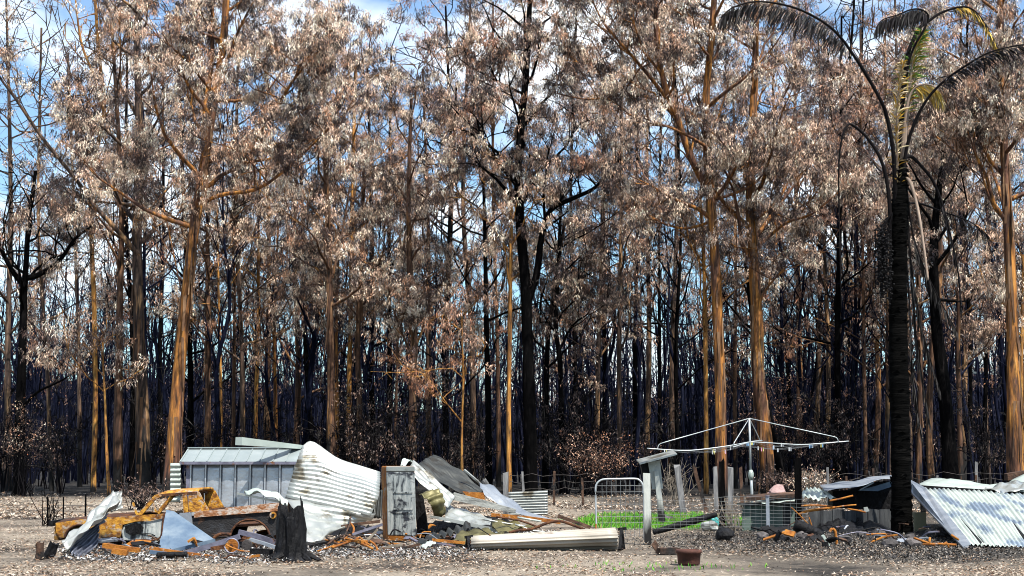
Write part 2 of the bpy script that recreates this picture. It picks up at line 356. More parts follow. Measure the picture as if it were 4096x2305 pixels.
# ================================================================== TREES
PALE = [(0.681, 0.531, 0.414), (0.584, 0.427, 0.313), (0.453, 0.297, 0.210), (0.778, 0.644, 0.515), (0.503, 0.331, 0.240), (0.324, 0.170, 0.101), (0.615, 0.459, 0.341)]
RUST = [(0.362, 0.205, 0.134), (0.300, 0.141, 0.075), (0.450, 0.294, 0.210), (0.250, 0.106, 0.059), (0.400, 0.246, 0.182)]
DARK = [(0.120, 0.075, 0.060), (0.190, 0.113, 0.086), (0.080, 0.052, 0.043), (0.270, 0.174, 0.129)]
DM = np.array([
 [.75, .15, .85, .95, .95, 1, 1, .45, .8, .75, .85, .95, 1, .45, .55, .8, .95],
 [.30, .25, .85, .95, .95, 1, 1, .9, .9, .7, .85, 1, 1, .85, .9, .95, 1],
 [.15, .50, .95, .95, .95, 1, 1, .8, .9, .85, .85, 1, 1, 1, 1, 1, 1],
 [.30, .90, .95, .9, 1, 1, .9, .65, .7, .9, .85, .75, 1, 1, 1, 1, 1],
 [.75, .75, .8, .7, .75, .85, .9, .65, .8, .8, .8, .65, .8, .6, .8, .9, .9],
 [.8, .85, .85, .8, .9, .95, .9, .8, .7, .85, .9, .65, .85, .65, .7, .75, .75],
 [.65, .75, .7, .6, .8, .85, .7, .55, .5, .8, .75, .5, .55, .45, .5, .5, .5],
 [.4, .35, .12, .1, .25, .15, .12, .1, .1, .5, .25, .1, .25, .12, .12, .15, .1],
 [.2, 0, 0, 0, 0, 0, 0, 0, 0, .2, .1, 0, .1, 0, 0, 0, 0]])
GAPS = [(250, 130, 120, 150), (330, 60, 90, 90), (60, 480, 90, 120), (150, 260, 60, 80), (40, 760, 60, 90), (1815, 90, 35, 80), (3440, 90, 110, 110), (3460, 170, 60, 60), (640, 60, 25, 60),
        (1640, 240, 55, 30), (1590, 250, 50, 25), (1990, 545, 60, 60), (1700, 560, 50, 35), (2340, 730, 70, 45), (2420, 60, 50, 60), (2560, 250, 40, 40), (3330, 960, 80, 60), (3420, 1000, 60, 60),
        (1890, 720, 50, 40), (2050, 470, 35, 30), (2290, 800, 40, 60), (2620, 520, 40, 30), (2660, 900, 50, 25), (690, 830, 30, 40), (90, 1000, 60, 80), (480, 830, 40, 50), (1000, 330, 30, 20),
        (1240, 640, 30, 60), (2120, 850, 60, 40), (2460, 1010, 50, 40), (1120, 520, 30, 40), (3240, 760, 60, 40), (2900, 700, 30, 30), (3390, 1120, 40, 40), (1760, 900, 40, 60), (1680, 450, 40, 30)]
def density(C):
    px, py = proj(C)
    gx = np.clip(px/256.0, 0, 15.999); gy = np.clip(py/230.6, 0, 7.999)
    i = gx.astype(int); j = gy.astype(int); fx = gx-i; fy = gy-j
    D = DM[j, i]*(1-fx)*(1-fy) + DM[j, i+1]*fx*(1-fy) + DM[j+1, i]*(1-fx)*fy + DM[j+1, i+1]*fx*fy
    for cx, cy, rx, ry in GAPS:
        q = ((px-cx)/(rx*1.15))**2 + ((py-cy)/(ry*1.15))**2
        D = np.where(q < 1, D*0.04, D)
    return D

def grow(r, mb, path, rad, h0, nb, blen, el=(30, 65), top=1.0, subs=4, twigs=3):
    """side branches on a trunk path; returns tuft centres"""
    path = np.asarray([tuple(p) for p in path]); rad = np.asarray(rad)
    seg = np.r_[0, np.cumsum(np.linalg.norm(np.diff(path, axis=0), axis=1))]; tot = seg[-1]
    cen = []
    az0 = r.uniform(0, 6.28)
    for b in range(nb):
        f = h0 + (top-h0)*(b + r.uniform(0, 1))/nb; s = f*tot
        p = np.array([np.interp(s, seg, path[:, k]) for k in range(3)]); rr = np.interp(s, seg, rad)
        az = az0 + b*2.4 + r.uniform(-.5, .5); e = math.radians(r.uniform(*el))
        d = np.array([math.cos(az)*math.cos(e), math.sin(az)*math.cos(e), math.sin(e)])
        L = 1.28*blen*(1 - 0.45*(f-h0)/(1.001-h0))*r.uniform(0.6, 1.25); m = 6
        pts = [p]; dd = d.copy()
        for k in range(m-1):
            dd = dd + r.normal(0, 0.22, 3) + np.array([0, 0, 0.10]); dd /= np.linalg.norm(dd)
            pts.append(pts[-1] + dd*L/(m-1))
        r0 = min(rr*0.55, 0.028*L+0.01)
        mb.tube(pts, np.linspace(r0, 0.018, m), 5, False)
        pts = np.array(pts)
        for q in range(subs):
            u = r.uniform(0.42, 1.0)*(m-1); i = min(int(u), m-2); sp = pts[i] + (pts[i+1]-pts[i])*(u-i)
            sd = (pts[i+1]-pts[i]); sd = sd/np.linalg.norm(sd) + r.normal(0, 0.7, 3); sd /= np.linalg.norm(sd); sl = L*r.uniform(0.22, 0.45)
            s1 = sp + sd*sl*0.5; s2 = s1 + (sd + r.normal(0, 0.3, 3) + [0, 0, 0.15])*sl*0.5
            mb.tube([sp, s1, s2], [0.03, 0.02, 0.01], 4, False)
            for w_ in range(twigs):
                st = s1 + (s2-s1)*r.uniform(0, 1); td = r.normal(0, 1, 3); td[2] = td[2]*0.5; td /= np.linalg.norm(td)
                en = st + td*r.uniform(0.3, 0.85)
                mb.tube([st, en], [0.010, 0.005], 3, False); cen.append(en)
    return np.array(cen)

def tree(name, label, group, pts, d, w0, w1, bark, h0, nb, blen, seed, limbs=(), per=170, pal=PALE, wob=0.25, rad=0.5, el=(15, 58), subs=4, twigs=3, k2=1.59, sparse=1.0, cat='tree', flare=1.18):
    """pts: photo points of the trunk, base first (2576-wide picture); w0,w1 trunk widths there"""
    r = np.random.default_rng(seed)
    q = [(a*k2, b*k2) for a, b in pts]
    base = P(q[0][0], q[0][1], d); base.z = 0
    W = [P(a, b, d + (r.uniform(-wob, wob) if i else 0)) for i, (a, b) in enumerate(q)]
    W[0] = base - Vector((0, 0, 0.15))
    path = smooth_path(W, 5); m_ = len(path)
    hz = np.array([p.z for p in path]); f = np.clip(hz/max(hz[-1], .1), 0, 1)
    w0m = 0.84*w0*k2/ppm(d); w1m = 0.84*w1*k2/ppm(d)
    rd = (w0m + (w1m-w0m)*f)/2; rd = rd*(1 + (flare-1)*np.exp(-np.maximum(hz, 0)/0.8))*(1 + r.normal(0, 0.02, m_))
    rt = root(name, (base.x, base.y, 0), label, cat, group)
    tb = MB(); tb.tube(path, rd, 14, False)
    ctr = np.array([tuple(p) for p in path]); TV = tb.v[0].reshape(m_, 14, 3); aa = np.arange(14)*2*math.pi/14; f1, f2, f3 = r.uniform(0, 6, 3)
    lobe = 1 + .05*np.sin(2*aa[None]+f1+.25*hz[:, None]) + .045*np.sin(5*aa[None]+f2-.4*hz[:, None]) + .03*np.sin(3*aa[None]+f3+1.1*hz[:, None]) + r.normal(0, .012, (m_, 14))
    tb.v[0] = (ctr[:, None] + (TV-ctr[:, None])*lobe[..., None]).reshape(-1, 3)
    lb = tb; cen = []
    if nb: cen.append(grow(r, lb, path, rd, h0, nb, blen, el, 1.0, subs, twigs))
    for L in limbs:
        lp, lw0, lw1, dd = L[:4]; ln = L[4] if len(L) > 4 else 6
        lw = [P(a*k2, b*k2, d + dd*i/(len(lp)-1) + (r.uniform(-.15, .15) if i else 0)) for i, (a, b) in enumerate(lp)]
        sp = smooth_path(lw, 5); lr = np.linspace(lw0*k2/ppm(d)/2, lw1*k2/ppm(d)/2, len(sp))
        tb.tube(sp, lr, 9, False)
        if ln: cen.append(grow(r, lb, sp, lr, 0.35, ln, blen*0.6, el, 1.0, subs, twigs))
    tb.build('trunk', bark, rt, True)
    if w0 >= 18 and bark is not M['char']:      # peeling ribbons of bark
        sb = MB()
        for k in range(int(w0*.7)):
            i = int(r.integers(2, max(3, int(m_*.75)))); p = ctr[i]; az = r.uniform(math.pi*1.02, math.pi*1.98); ro = rd[i]*1.05; L_ = r.uniform(.7, 2.6); ww = r.uniform(.03, .09)
            out = np.array([math.cos(az), math.sin(az), 0]); tn = np.array([-math.sin(az), math.cos(az), 0]); V = []
            nseg = 5; fly = r.uniform(.0, .22); sw = r.normal(0, .06)
            for s_ in range(nseg):
                f_ = s_/(nseg-1); q_ = p + out*(ro + fly*f_*f_) + tn*sw*f_ + np.array([0, 0, -L_*f_]); V += [tuple(q_ - tn*ww*(1-.5*f_)), tuple(q_ + tn*ww*(1-.5*f_))]
            sb.add(V, [(2*s_, 2*s_+1, 2*s_+3, 2*s_+2) for s_ in range(nseg-1)])
        o_ = sb.build('bark_strips', M['bark_strip'], rt); o_['kind'] = 'stuff'
    if cen:
        cen = np.concatenate(cen); D = density(cen); cen = cen[r.random(len(cen)) < D*sparse]
        if len(cen):
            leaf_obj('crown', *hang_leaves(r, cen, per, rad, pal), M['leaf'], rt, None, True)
    return rt

BO, BG, BB, BM, BC = M['bark_orange'], M['bark_gold'], M['bark_brown'], M['bark_mott'], M['char']
FT = 'tall scorched gum trees along the forest edge'
N_ = 'gum_tree'
tree(N_, 'black charred tree with a wide fork, leftmost in the clearing edge', FT, [(48, 1245), (52, 1000), (60, 760), (66, 660), (72, 560), (90, 430)], 68, 34, 10, BC, .55, 8, 4.0, 1,
     [([(62, 720), (30, 680), (0, 620), (-20, 560)], 16, 5, -1), ([(64, 700), (100, 690), (150, 655), (190, 600), (230, 570)], 16, 5, 1), ([(45, 1040), (90, 990), (150, 960), (190, 935)], 9, 3, -2, 3)], per=110, pal=DARK+PALE)
tree(N_, 'slender orange sapling leaning at its foot beside the mottled gums', FT, [(276, 1235), (268, 1130), (264, 1000), (260, 930), (258, 860)], 66, 10, 5, BG, .6, 5, 2.5, 2, per=90)
tree(N_, 'straight brown gum with an orange-lit right edge, second of the left group', FT, [(298, 1235), (298, 1000), (302, 760), (306, 560), (300, 380), (290, 200), (280, 60)], 70, 27, 8, BB, .42, 13, 4.6, 3)
tree(N_, 'mottled black and brown gum with a long limb arching to the upper left', FT, [(362, 1222), (356, 1000), (348, 760), (345, 560), (350, 330), (345, 130), (352, -60)], 69, 42, 16, BM, .45, 14, 4.6, 4,
     [([(346, 640), (300, 585), (240, 520), (190, 450), (105, 345), (40, 250), (0, 195), (-40, 120)], 14, 4, -3, 9), ([(235, 480), (205, 420), (190, 330), (165, 200)], 8, 3, -1, 4), ([(90, 330), (50, 330), (10, 290), (-20, 270)], 6, 2, -1, 3)])
tree(N_, 'big leaning orange gum rising behind the grey metal shed', FT, [(428, 1195), (445, 1000), (458, 850), (472, 720), (486, 600), (505, 470), (525, 330), (548, 200), (562, 100), (572, -60)], 62, 46, 18, BO, .5, 15, 5.0, 5,
     [([(500, 515), (560, 490), (640, 478), (700, 442), (770, 380), (830, 320)], 12, 4, -2, 10), ([(515, 400), (512, 300), (530, 180), (535, 60), (530, -60)], 16, 8, 1, 8), ([(470, 800), (420, 560), (390, 430)], 5, 2, 2, 4),
      ([(640, 360), (700, 265), (740, 200), (800, 130)], 12, 4, -3, 10)], per=185)
tree(N_, 'thin gold trunk behind the left end of the shed roof', FT, [(557, 1160), (556, 1000), (551, 800), (548, 640), (545, 480)], 78, 9, 5, BG, .5, 8, 3.4, 6, per=110)
tree(N_, 'narrow red-brown trunk just right of the thin gold one', FT, [(589, 1160), (588, 980), (590, 760), (585, 560), (588, 360)], 80, 12, 6, BB, .45, 10, 3.6, 7)
tree(N_, 'gold trunk with a dark collar rising behind the shed roof', FT, [(641, 1160), (645, 980), (650, 800), (650, 600), (655, 420)], 82, 14, 6, BG, .45, 10, 3.8, 8)
tree(N_, 'short orange trunk above the beam on the shed', FT, [(696, 1160), (693, 1000), (690, 800), (700, 560)], 84, 14, 6, BO, .45, 10, 3.8, 9)
tree(N_, 'grey-brown gum forking high above the white sheet', FT, [(836, 1190), (832, 1000), (830, 760), (826, 560), (822, 470), (815, 330), (810, 150)], 70, 26, 10, BB, .4, 14, 4.6, 10,
     [([(834, 700), (850, 640), (865, 560), (880, 470)], 10, 4, 1, 6)])
tree(N_, 'brown trunk close behind the grey-brown forked gum', FT, [(850, 1190), (848, 1000), (846, 820), (852, 640)], 76, 14, 6, BO, .5, 8, 3.6, 11)
tree(N_, 'tall gum with a pale cream upper trunk', FT, [(880, 1190), (878, 1000), (882, 800), (884, 640), (886, 520), (890, 350), (895, 150)], 78, 17, 9, BG, .5, 12, 4.2, 12)
tree(N_, 'orange-brown trunk standing beside the cream-topped gum', FT, [(906, 1190), (904, 1020), (900, 860), (912, 600), (915, 400)], 74, 19, 9, BB, .5, 11, 4.2, 13)
tree(N_, 'thin reddish trunk left of the brown gum behind the scorched cabinet', FT, [(994, 1190), (996, 1040), (1000, 880), (1004, 700), (1010, 480)], 78, 10, 5, BB, .45, 8, 3.6, 14)
tree(N_, 'brown gum with a forked crown rising behind the scorched cabinet', FT, [(1036, 1190), (1038, 1020), (1042, 880), (1036, 760), (1030, 640), (1028, 480), (1035, 250)], 70, 25, 9, BB, .4, 13, 4.4, 15,
     [([(1040, 900), (1012, 840), (990, 780)], 7, 3, -1, 4), ([(1041, 880), (1066, 820), (1080, 740)], 8, 3, 1, 5)])
tree(N_, 'spindly gold sapling between the collapsed sheets and the bright gold trunk', FT, [(1163, 1200), (1162, 1080), (1166, 960), (1163, 860), (1160, 780)], 66, 8, 4, BG, .55, 5, 2.6, 16,
     [([(1160, 1060), (1120, 1010), (1085, 960)], 4, 2, -1, 3)], per=90, pal=RUST)
tree(N_, 'slim black trunk standing left of the bright gold one', FT, [(1230, 1210), (1228, 1000), (1224, 850), (1222, 700), (1218, 520), (1215, 350)], 72, 20, 8, BC, .45, 10, 4.2, 17, pal=DARK+PALE)
tree(N_, 'bright gold speckled trunk beside the huge black gum', FT, [(1281, 1225), (1280, 1050), (1282, 880), (1284, 720), (1286, 560), (1284, 440)], 66, 15, 10, BG, .6, 8, 3.6, 18, flare=1.05)
tree(N_, 'huge black gum with a high fork in the middle of the forest edge', FT, [(1336, 1225), (1332, 1000), (1326, 840), (1322, 720), (1312, 600), (1304, 470), (1310, 330), (1322, 200), (1330, 60), (1335, -60)], 66, 42, 14, BC, .5, 14, 4.6, 19,
     [([(1328, 760), (1350, 690), (1362, 600), (1385, 530), (1440, 500), (1500, 470), (1560, 400)], 20, 7, -1, 9), ([(1305, 470), (1270, 430), (1235, 390), (1210, 340), (1200, 300)], 14, 4, -1, 8),
      ([(1325, 240), (1270, 215), (1215, 185), (1170, 160)], 8, 3, 1, 7), ([(1316, 560), (1290, 500), (1275, 420)], 8, 3, 1, 4)], pal=PALE+RUST)
tree(N_, 'black trunk hidden close behind the huge black gum', FT, [(1372, 1215), (1374, 1000), (1380, 840), (1400, 700), (1420, 560)], 74, 20, 9, BC, .45, 10, 4.2, 20, pal=DARK+PALE)
tree(N_, 'black trunk with a kinked stem left of the round scorched shrub', FT, [(1416, 1215), (1412, 1020), (1408, 900), (1398, 820), (1406, 640), (1412, 480)], 71, 20, 8, BC, .5, 10, 4.0, 21, pal=DARK+PALE,
     limbs=[([(1408, 880), (1440, 820), (1480, 790)], 7, 3, 1, 4)])
tree(N_, 'straight gold trunk behind the left arm of the clothes line', FT, [(1776, 1190), (1776, 1000), (1774, 800), (1770, 640), (1760, 480)], 70, 15, 9, BG, .5, 10, 4.0, 22)
tree(N_, 'massive brown gum behind the clothes line, its left limb sweeping upward', FT, [(1814, 1195), (1812, 1000), (1806, 800), (1798, 640), (1788, 500), (1780, 400), (1776, 250), (1790, 100), (1800, -60)], 64, 37, 18, BO, .5, 14, 4.8, 23,
     [([(1790, 500), (1760, 440), (1735, 390), (1705, 300), (1680, 240), (1655, 130), (1650, 0), (1660, -60)], 20, 10, -2, 9), ([(1690, 265), (1640, 200), (1580, 130), (1520, 60), (1490, 0)], 11, 4, -2, 9),
      ([(1705, 300), (1650, 250), (1570, 240), (1480, 250), (1400, 235)], 9, 3, -1, 7), ([(1788, 505), (1840, 490), (1900, 460), (1930, 420)], 9, 4, -1, 7), ([(1784, 560), (1720, 575), (1650, 560), (1600, 575)], 8, 3, 1, 6)], per=185)
tree(N_, 'broad orange gum flaring at the foot behind the clothes line mast', FT, [(1935, 1200), (1920, 1060), (1908, 940), (1905, 800), (1895, 640), (1888, 520), (1890, 360), (1900, 160), (1905, -60)], 65, 46, 14, BO, .42, 14, 4.8, 24,
     [([(1890, 640), (1930, 600), (1980, 560), (2040, 540), (2090, 500)], 10, 4, -2, 8), ([(1906, 800), (1920, 740), (1970, 680), (2020, 640)], 8, 3, -1, 6), ([(1892, 560), (1960, 500), (2000, 420)], 8, 3, 1, 6)], per=185)
tree(N_, 'leaning black trunk at the right foot of the broad orange gum', FT, [(1975, 1235), (1950, 1130), (1925, 1000), (1900, 850), (1870, 620)], 72, 26, 9, BC, .6, 8, 3.8, 25, pal=DARK+PALE)
tree(N_, 'orange and brown gum just right of the burnt palm', FT, [(2345, 1215), (2338, 1080), (2345, 900), (2360, 740), (2366, 620), (2350, 440), (2340, 250)], 70, 22, 10, BB, .45, 12, 4.6, 26,
     [([(2364, 700), (2330, 640), (2290, 600)], 7, 3, 1, 5)])
tree(N_, 'thick leaning black trunk behind the collapsed roof by the palm', FT, [(2392, 1215), (2384, 1080), (2370, 940), (2355, 800), (2350, 600), (2375, 380)], 66, 50, 14, BC, .5, 11, 4.6, 27, pal=DARK+PALE)
tree(N_, 'thin orange-lit gum between the palm and the right edge', FT, [(2416, 1200), (2414, 1040), (2410, 880), (2412, 740), (2400, 560), (2395, 350)], 74, 16, 8, BB, .45, 11, 4.2, 28,
     [([(2412, 930), (2450, 900), (2480, 880)], 7, 3, 1, 4)])
tree(N_, 'large bright orange gum at the far right edge', FT, [(2552, 1250), (2550, 1050), (2548, 860), (2542, 680), (2534, 520), (2526, 380), (2520, 200), (2515, -60)], 58, 44, 16, BO, .48, 14, 5.0, 29,
     [([(2536, 560), (2500, 520), (2470, 440), (2450, 360)], 9, 3, -1, 8), ([(2528, 400), (2500, 330), (2430, 300)], 9, 3, 1, 6)], per=185)
tree(N_, 'narrow gold trunk hugging the right picture edge', FT, [(2571, 1230), (2570, 1000), (2572, 800), (2575, 640)], 64, 12, 7, BG, .6, 6, 3.4, 30)
tree(N_, 'pale-limbed gum high at the top left, forked against the sky', FT, [(235, 1225), (240, 1000), (236, 760), (230, 560), (240, 400), (262, 280), (248, 130), (236, -60)], 76, 16, 10, BG, .5, 10, 4.2, 31,
     [([(262, 280), (240, 200), (205, 110), (190, 0)], 10, 4, -1, 6)])
# second row: trunks half hidden between the first, crowns filling the canopy
SECOND = 'gum trees standing in the second row of the forest'
r2 = np.random.default_rng(77)
XS2 = [2010, 2080, 2130, 2180, 2235, 2290, 2425, 2475, 2530, 1520, 1625, 1690, 1130, 20, 130, 200, 330, 410, 480, 520, 610, 670, 740, 790, 940, 980, 1080, 1120, 1190, 1255, 1450, 1500, 1560, 1600, 1660, 1710, 1850, 1990, 2050, 2110, 2150, 2200, 2265, 2310, 2440, 2490]
for i, x in enumerate(XS2):
    d = float(r2.uniform(76, 100)); lean = float(r2.normal(0, 22))
    yb = 1245; yt = float(r2.uniform(-70, 120 if i < 9 else 230))
    bk = [BC, BM, BC, BC, BB][int(r2.integers(0, 5))]
    tree(N_, 'gum with dark trunk and brown scorched crown half hidden in the second row', SECOND,
         [(x, yb), (x+lean*.2+r2.normal(0, 5), 1245-(1245-yt)*.3), (x+lean*.5+r2.normal(0, 8), 1245-(1245-yt)*.6), (x+lean, yt)], d, float(r2.uniform(12, 22)), 6, bk, float(r2.uniform(.17, .32)), 21, 4.8, 100+i,
         per=130, pal=PALE if i % 3 else RUST, rad=0.52, sparse=0.72 if i > 8 else 1.0)

# ---- deeper forest: copies of a few thin charred trees
def proto(seed, ht, rad0, nb, leafy, pal):
    r = np.random.default_rng(seed); n = 7
    path = [Vector((0, 0, -0.1))]
    for k in range(1, n): path.append(Vector((path[-1].x + r.normal(0, .28), path[-1].y + r.normal(0, .28), ht*k/(n-1))))
    path = smooth_path(path, 3); rd = np.linspace(rad0, 0.02, len(path))
    tb = MB(); tb.tube(path, rd, 7, False)
    cen = grow(r, tb, path, rd, .3, nb, ht*0.2, (35, 75), 1.0, 3, 2)
    lo = None
    keep = cen[r.random(len(cen)) < leafy]
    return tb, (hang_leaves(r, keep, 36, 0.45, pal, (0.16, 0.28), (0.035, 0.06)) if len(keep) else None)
PR = []
for i, (ht, ra, nb, lf) in enumerate([(20, .17, 12, .0), (17, .13, 10, .15), (22, .2, 14, .45), (15, .1, 10, .3), (18, .15, 12, .08), (21, .16, 12, .7), (13, .08, 9, .5), (19, .14, 16, .0)]):
    tb, lv = proto(500+i, ht, ra, nb, lf, RUST if i % 2 else DARK+RUST)
    rt = root('burnt_tree', (0, 0, 0), 'thin blackened tree deep in the burnt forest', 'tree', 'thin blackened trees deep in the forest')
    a = tb.build('trunk', M['far_char_haze'], rt, True); b = leaf_obj('crown', *lv, M['leaf'], rt, None, True) if lv else None
    PR.append([rt, a, b, 0])
r3 = np.random.default_rng(9)
placed = []
NFAR = 296
while len(placed) < NFAR:
    y = 76 + 130*r3.random()**1.25; x = r3.uniform(-1, 1)*(0.37*y + 2)
    if all((x-a)**2 + (y-b)**2 > 1.6 for a, b in placed): placed.append((x, y))
for i, (x, y) in enumerate(placed):
    p = PR[i % 8] if r3.random() < 0.75 else PR[int(r3.choice([0, 4, 7]))]
    sc = float(r3.uniform(0.75, 1.12)); rz = float(r3.uniform(0, 6.28))
    if p[3] == 0: rt = p[0]
    else:
        rt = p[0].copy(); COL.objects.link(rt)
        for ch in p[1:3]:
            if ch is not None:
                c = ch.copy(); COL.objects.link(c); c.parent = rt
    p[3] += 1
    rt.location = (x, y, 0); rt.rotation_euler = (float(r3.normal(0, .03)), float(r3.normal(0, .03)), rz); rt.scale = (sc, sc, sc)
for p in PR:
    if p[3] == 0: p[0].location = (r3.uniform(-20, 20), 120, 0)
# the rest of the wood reads as one mass of stems
def far_wood():
    r = np.random.default_rng(15); mb = MB()
    for i in range(2500):
        y = 100 + 215*r.random()**1.2; x = r.uniform(-1, 1)*0.42*y; h = r.uniform(8, 21)
        a = Vector((x, y, 0)); l1 = Vector((r.normal(0, .5), 0, 0)); l2 = Vector((r.normal(0, 1.2), r.normal(0, .6), 0))
        mb.tube([a, a+l1+Vector((0, 0, h*.5)), a+l2+Vector((0, 0, h))], [r.uniform(.05, .15), .07, .015], 4, False)
        for k in range(4):
            q = a + l2*r.uniform(.4, 1) + Vector((0, 0, h*r.uniform(.45, .95)))
            mb.tube([q, q + Vector((r.normal(0, 1.2), r.normal(0, .6), r.uniform(.8, 2.4)))], [.05, .015], 3, False)
    o = mb.build('distant_forest', M['far_char_haze']); tag(o, 'mass of thin black stems of the forest far behind', 'forest', None, 'stuff')
far_wood()

# ---- bare burnt saplings under the trees
def sapling_proto(seed, leafy, pal):
    r = np.random.default_rng(seed); tb = MB(); cen = []
    for k in range(int(r.integers(3, 6))):
        a = r.uniform(0, 6.28); h = r.uniform(2.2, 5.0); q = r.uniform(0, .25)
        p = [Vector((math.cos(a)*q, math.sin(a)*q, -.05))]
        for j in range(1, 5): p.append(p[-1] + Vector((math.cos(a)*.16 + r.normal(0, .16), math.sin(a)*.16 + r.normal(0, .16), h/4)))
        tb.tube(p, np.linspace(.045, .012, 5), 5, False)
        cen.append(grow(r, tb, p, np.linspace(.045, .012, 5), .25, 5, 1.4, (25, 70), 1.0, 3, 2))
    cen = np.concatenate(cen); cen = cen[r.random(len(cen)) < leafy]
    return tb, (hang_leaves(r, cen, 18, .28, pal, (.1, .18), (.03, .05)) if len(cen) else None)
SP = []
for i, (lf, pl) in enumerate([(.0, DARK), (.10, DARK), (.0, DARK), (.22, DARK)]):
    tb, lv = sapling_proto(700+i, lf, pl)
    rt = root('burnt_sapling', (0, 0, 0), 'bare burnt sapling with thin twigs under the forest trees', 'sapling', 'burnt saplings under the trees')
    SP.append([rt, tb.build('trunk', M['sap'], rt), leaf_obj('crown', *lv, M['leaf'], rt) if lv else None, 0])
r5 = np.random.default_rng(33)
for i in range(110):
    p = SP[i % 4]; y = float(r5.uniform(68, 105)); x = float(r5.uniform(-1, 1)*(.37*y)); sc = float(r5.uniform(.6, 1.25))
    if p[3] == 0: rt = p[0]
    else:
        rt = p[0].copy(); COL.objects.link(rt)
        for ch in p[1:3]:
            if ch is not None: c = ch.copy(); COL.objects.link(c); c.parent = rt
    p[3] += 1
    rt.location = (x, y, 0); rt.rotation_euler = (0, 0, float(r5.uniform(0, 6.28))); rt.scale = (sc, sc, sc)

# ================================================================== MATERIALS of the yard
GR = [(0.3, (0.05, 0.02, 0.012)), (0.6, (0.16, 0.07, 0.03))]
M['rust'] = pmat('orange_rust', [(0.25, (0.0432, 0.01296, 0.00432)), (0.42, (0.1872, 0.0612, 0.00864)), (0.6, (0.3024, 0.1152, 0.01296)), (0.78, (0.3456, 0.1872, 0.0504))], 5, (1, 1, 1), 0.75, 0.1, 0.4, 30,
                 over=([(0.3, (0.216, 0.1728, 0.144)), (0.7, (0.3456, 0.3024, 0.2592))], 6, (1, 1, 1.2), 0.60, 0.68))
M['car_rust'] = pmat('burnt_car_body', [(0.28, (0.03, 0.013, 0.006)), (0.42, (0.16, 0.06, 0.01)), (0.54, (0.36, 0.17, 0.018)), (0.66, (0.44, 0.24, 0.03)), (0.8, (0.46, 0.34, 0.14))], 7, (1, 1, 1.4), 0.75, 0.1, 0.4, 30,
                 over=([(0.3, (0.216, 0.1728, 0.144)), (0.7, (0.3456, 0.3024, 0.2592))], 6, (1, 1, 1.2), 0.53, 0.62), foot=(0.38, 0.62, 4.0, 0.5))
M['rust_dark'] = pmat('dark_rust', [(0.3, (0.014, 0.0084, 0.007)), (0.5, (0.056, 0.021, 0.0098)), (0.7, (0.133, 0.0525, 0.0154))], 7, (1, 1, 1), 0.8, 0.1, 0.5, 30)
M['tray'] = pmat('burnt_tray_paint', [(0.3, (0.0048, 0.0048, 0.0054)), (0.5, (0.015, 0.0144, 0.0156)), (0.68, (0.03, 0.033, 0.039)), (0.8, (0.096, 0.084, 0.072))], 4, (1, 1, 1.6), 0.7, 0.2, 0.4, 25,
                 over=(GR, 2.2, (1, 1, 1.4), 0.55, 0.66))
M['rail'] = pmat('flaking_rail', [(0.3, (0.15, 0.0525, 0.015)), (0.45, (0.24, 0.1125, 0.0525)), (0.55, (0.3375, 0.27, 0.225)), (0.7, (0.375, 0.345, 0.315))], 9, (1, 1, 1.5), 0.7, 0.1, 0.4, 30)
M['galv'] = pmat('galvanised_sheet', [(0.3, (0.2728, 0.2914, 0.279)), (0.55, (0.3472, 0.3627, 0.3441)), (0.75, (0.3844, 0.3906, 0.372))], 1.6, (1, 1, 1), 0.36, 0.55, 0.05, 8, spec=0.5,
                 over=([(0.3, (0.05, 0.042, 0.028)), (0.7, (0.15, 0.135, 0.10))], 1.8, (1, 1, 1), 0.55, 0.66))
M['mint'] = pmat('pale_mint_sheet', [(0.3, (0.2592, 0.3024, 0.2772)), (0.55, (0.3312, 0.3816, 0.3528)), (0.75, (0.4032, 0.432, 0.4032))], 1.3, (1, 1, 1), 0.5, 0.2, 0.05, 8, spec=0.5)
M['mint_blue'] = pmat('mint_sheet_groove_shade', [(0.3, (0.312, 0.3588, 0.3276)), (0.55, (0.3744, 0.4212, 0.39)), (0.75, (0.429, 0.4524, 0.4212))], 1.3, (1, 1, 1), 0.5, 0.2, 0.05, 8, spec=0.5,
                      over=([(0.3, (0.09, 0.13, 0.19)), (0.7, (0.19, 0.235, 0.285))], 0.9, (1.2, 0.45, 0.45), 0.52, 0.6))  # blue patches paint the sky-lit shade of the grooves onto the sheet
M['zinc_blue'] = pmat('blue_grey_sheet', [(0.3, (0.132, 0.156, 0.192)), (0.55, (0.216, 0.24, 0.276)), (0.75, (0.3, 0.318, 0.336))], 2.2, (1, 1, 1), 0.45, 0.35, 0.1, 10, spec=0.5)
M['shed'] = pmat('zinc_shed_wall', [(0.3, (0.2125, 0.2313, 0.2625)), (0.5, (0.325, 0.35, 0.3875)), (0.7, (0.45, 0.4688, 0.5))], 0.9, (1, 1, 1.6), 0.30, 0.6, 0.35, 2.2, spec=0.5)
M['shed_roof'] = pmat('zinc_shed_roof', [(0.3, (0.2, 0.24, 0.248)), (0.6, (0.264, 0.304, 0.308)), (0.8, (0.32, 0.344, 0.336))], 1.2, (1, 1, 1), 0.45, 0.35, 0.05, 6, spec=0.5)
M['olive'] = pmat('olive_scorched_sheet', [(0.3, (0.04, 0.036, 0.0144)), (0.6, (0.112, 0.1, 0.04)), (0.8, (0.192, 0.176, 0.096))], 2.5, (1, 1, 1), 0.5, 0.3, 0.1, 12)
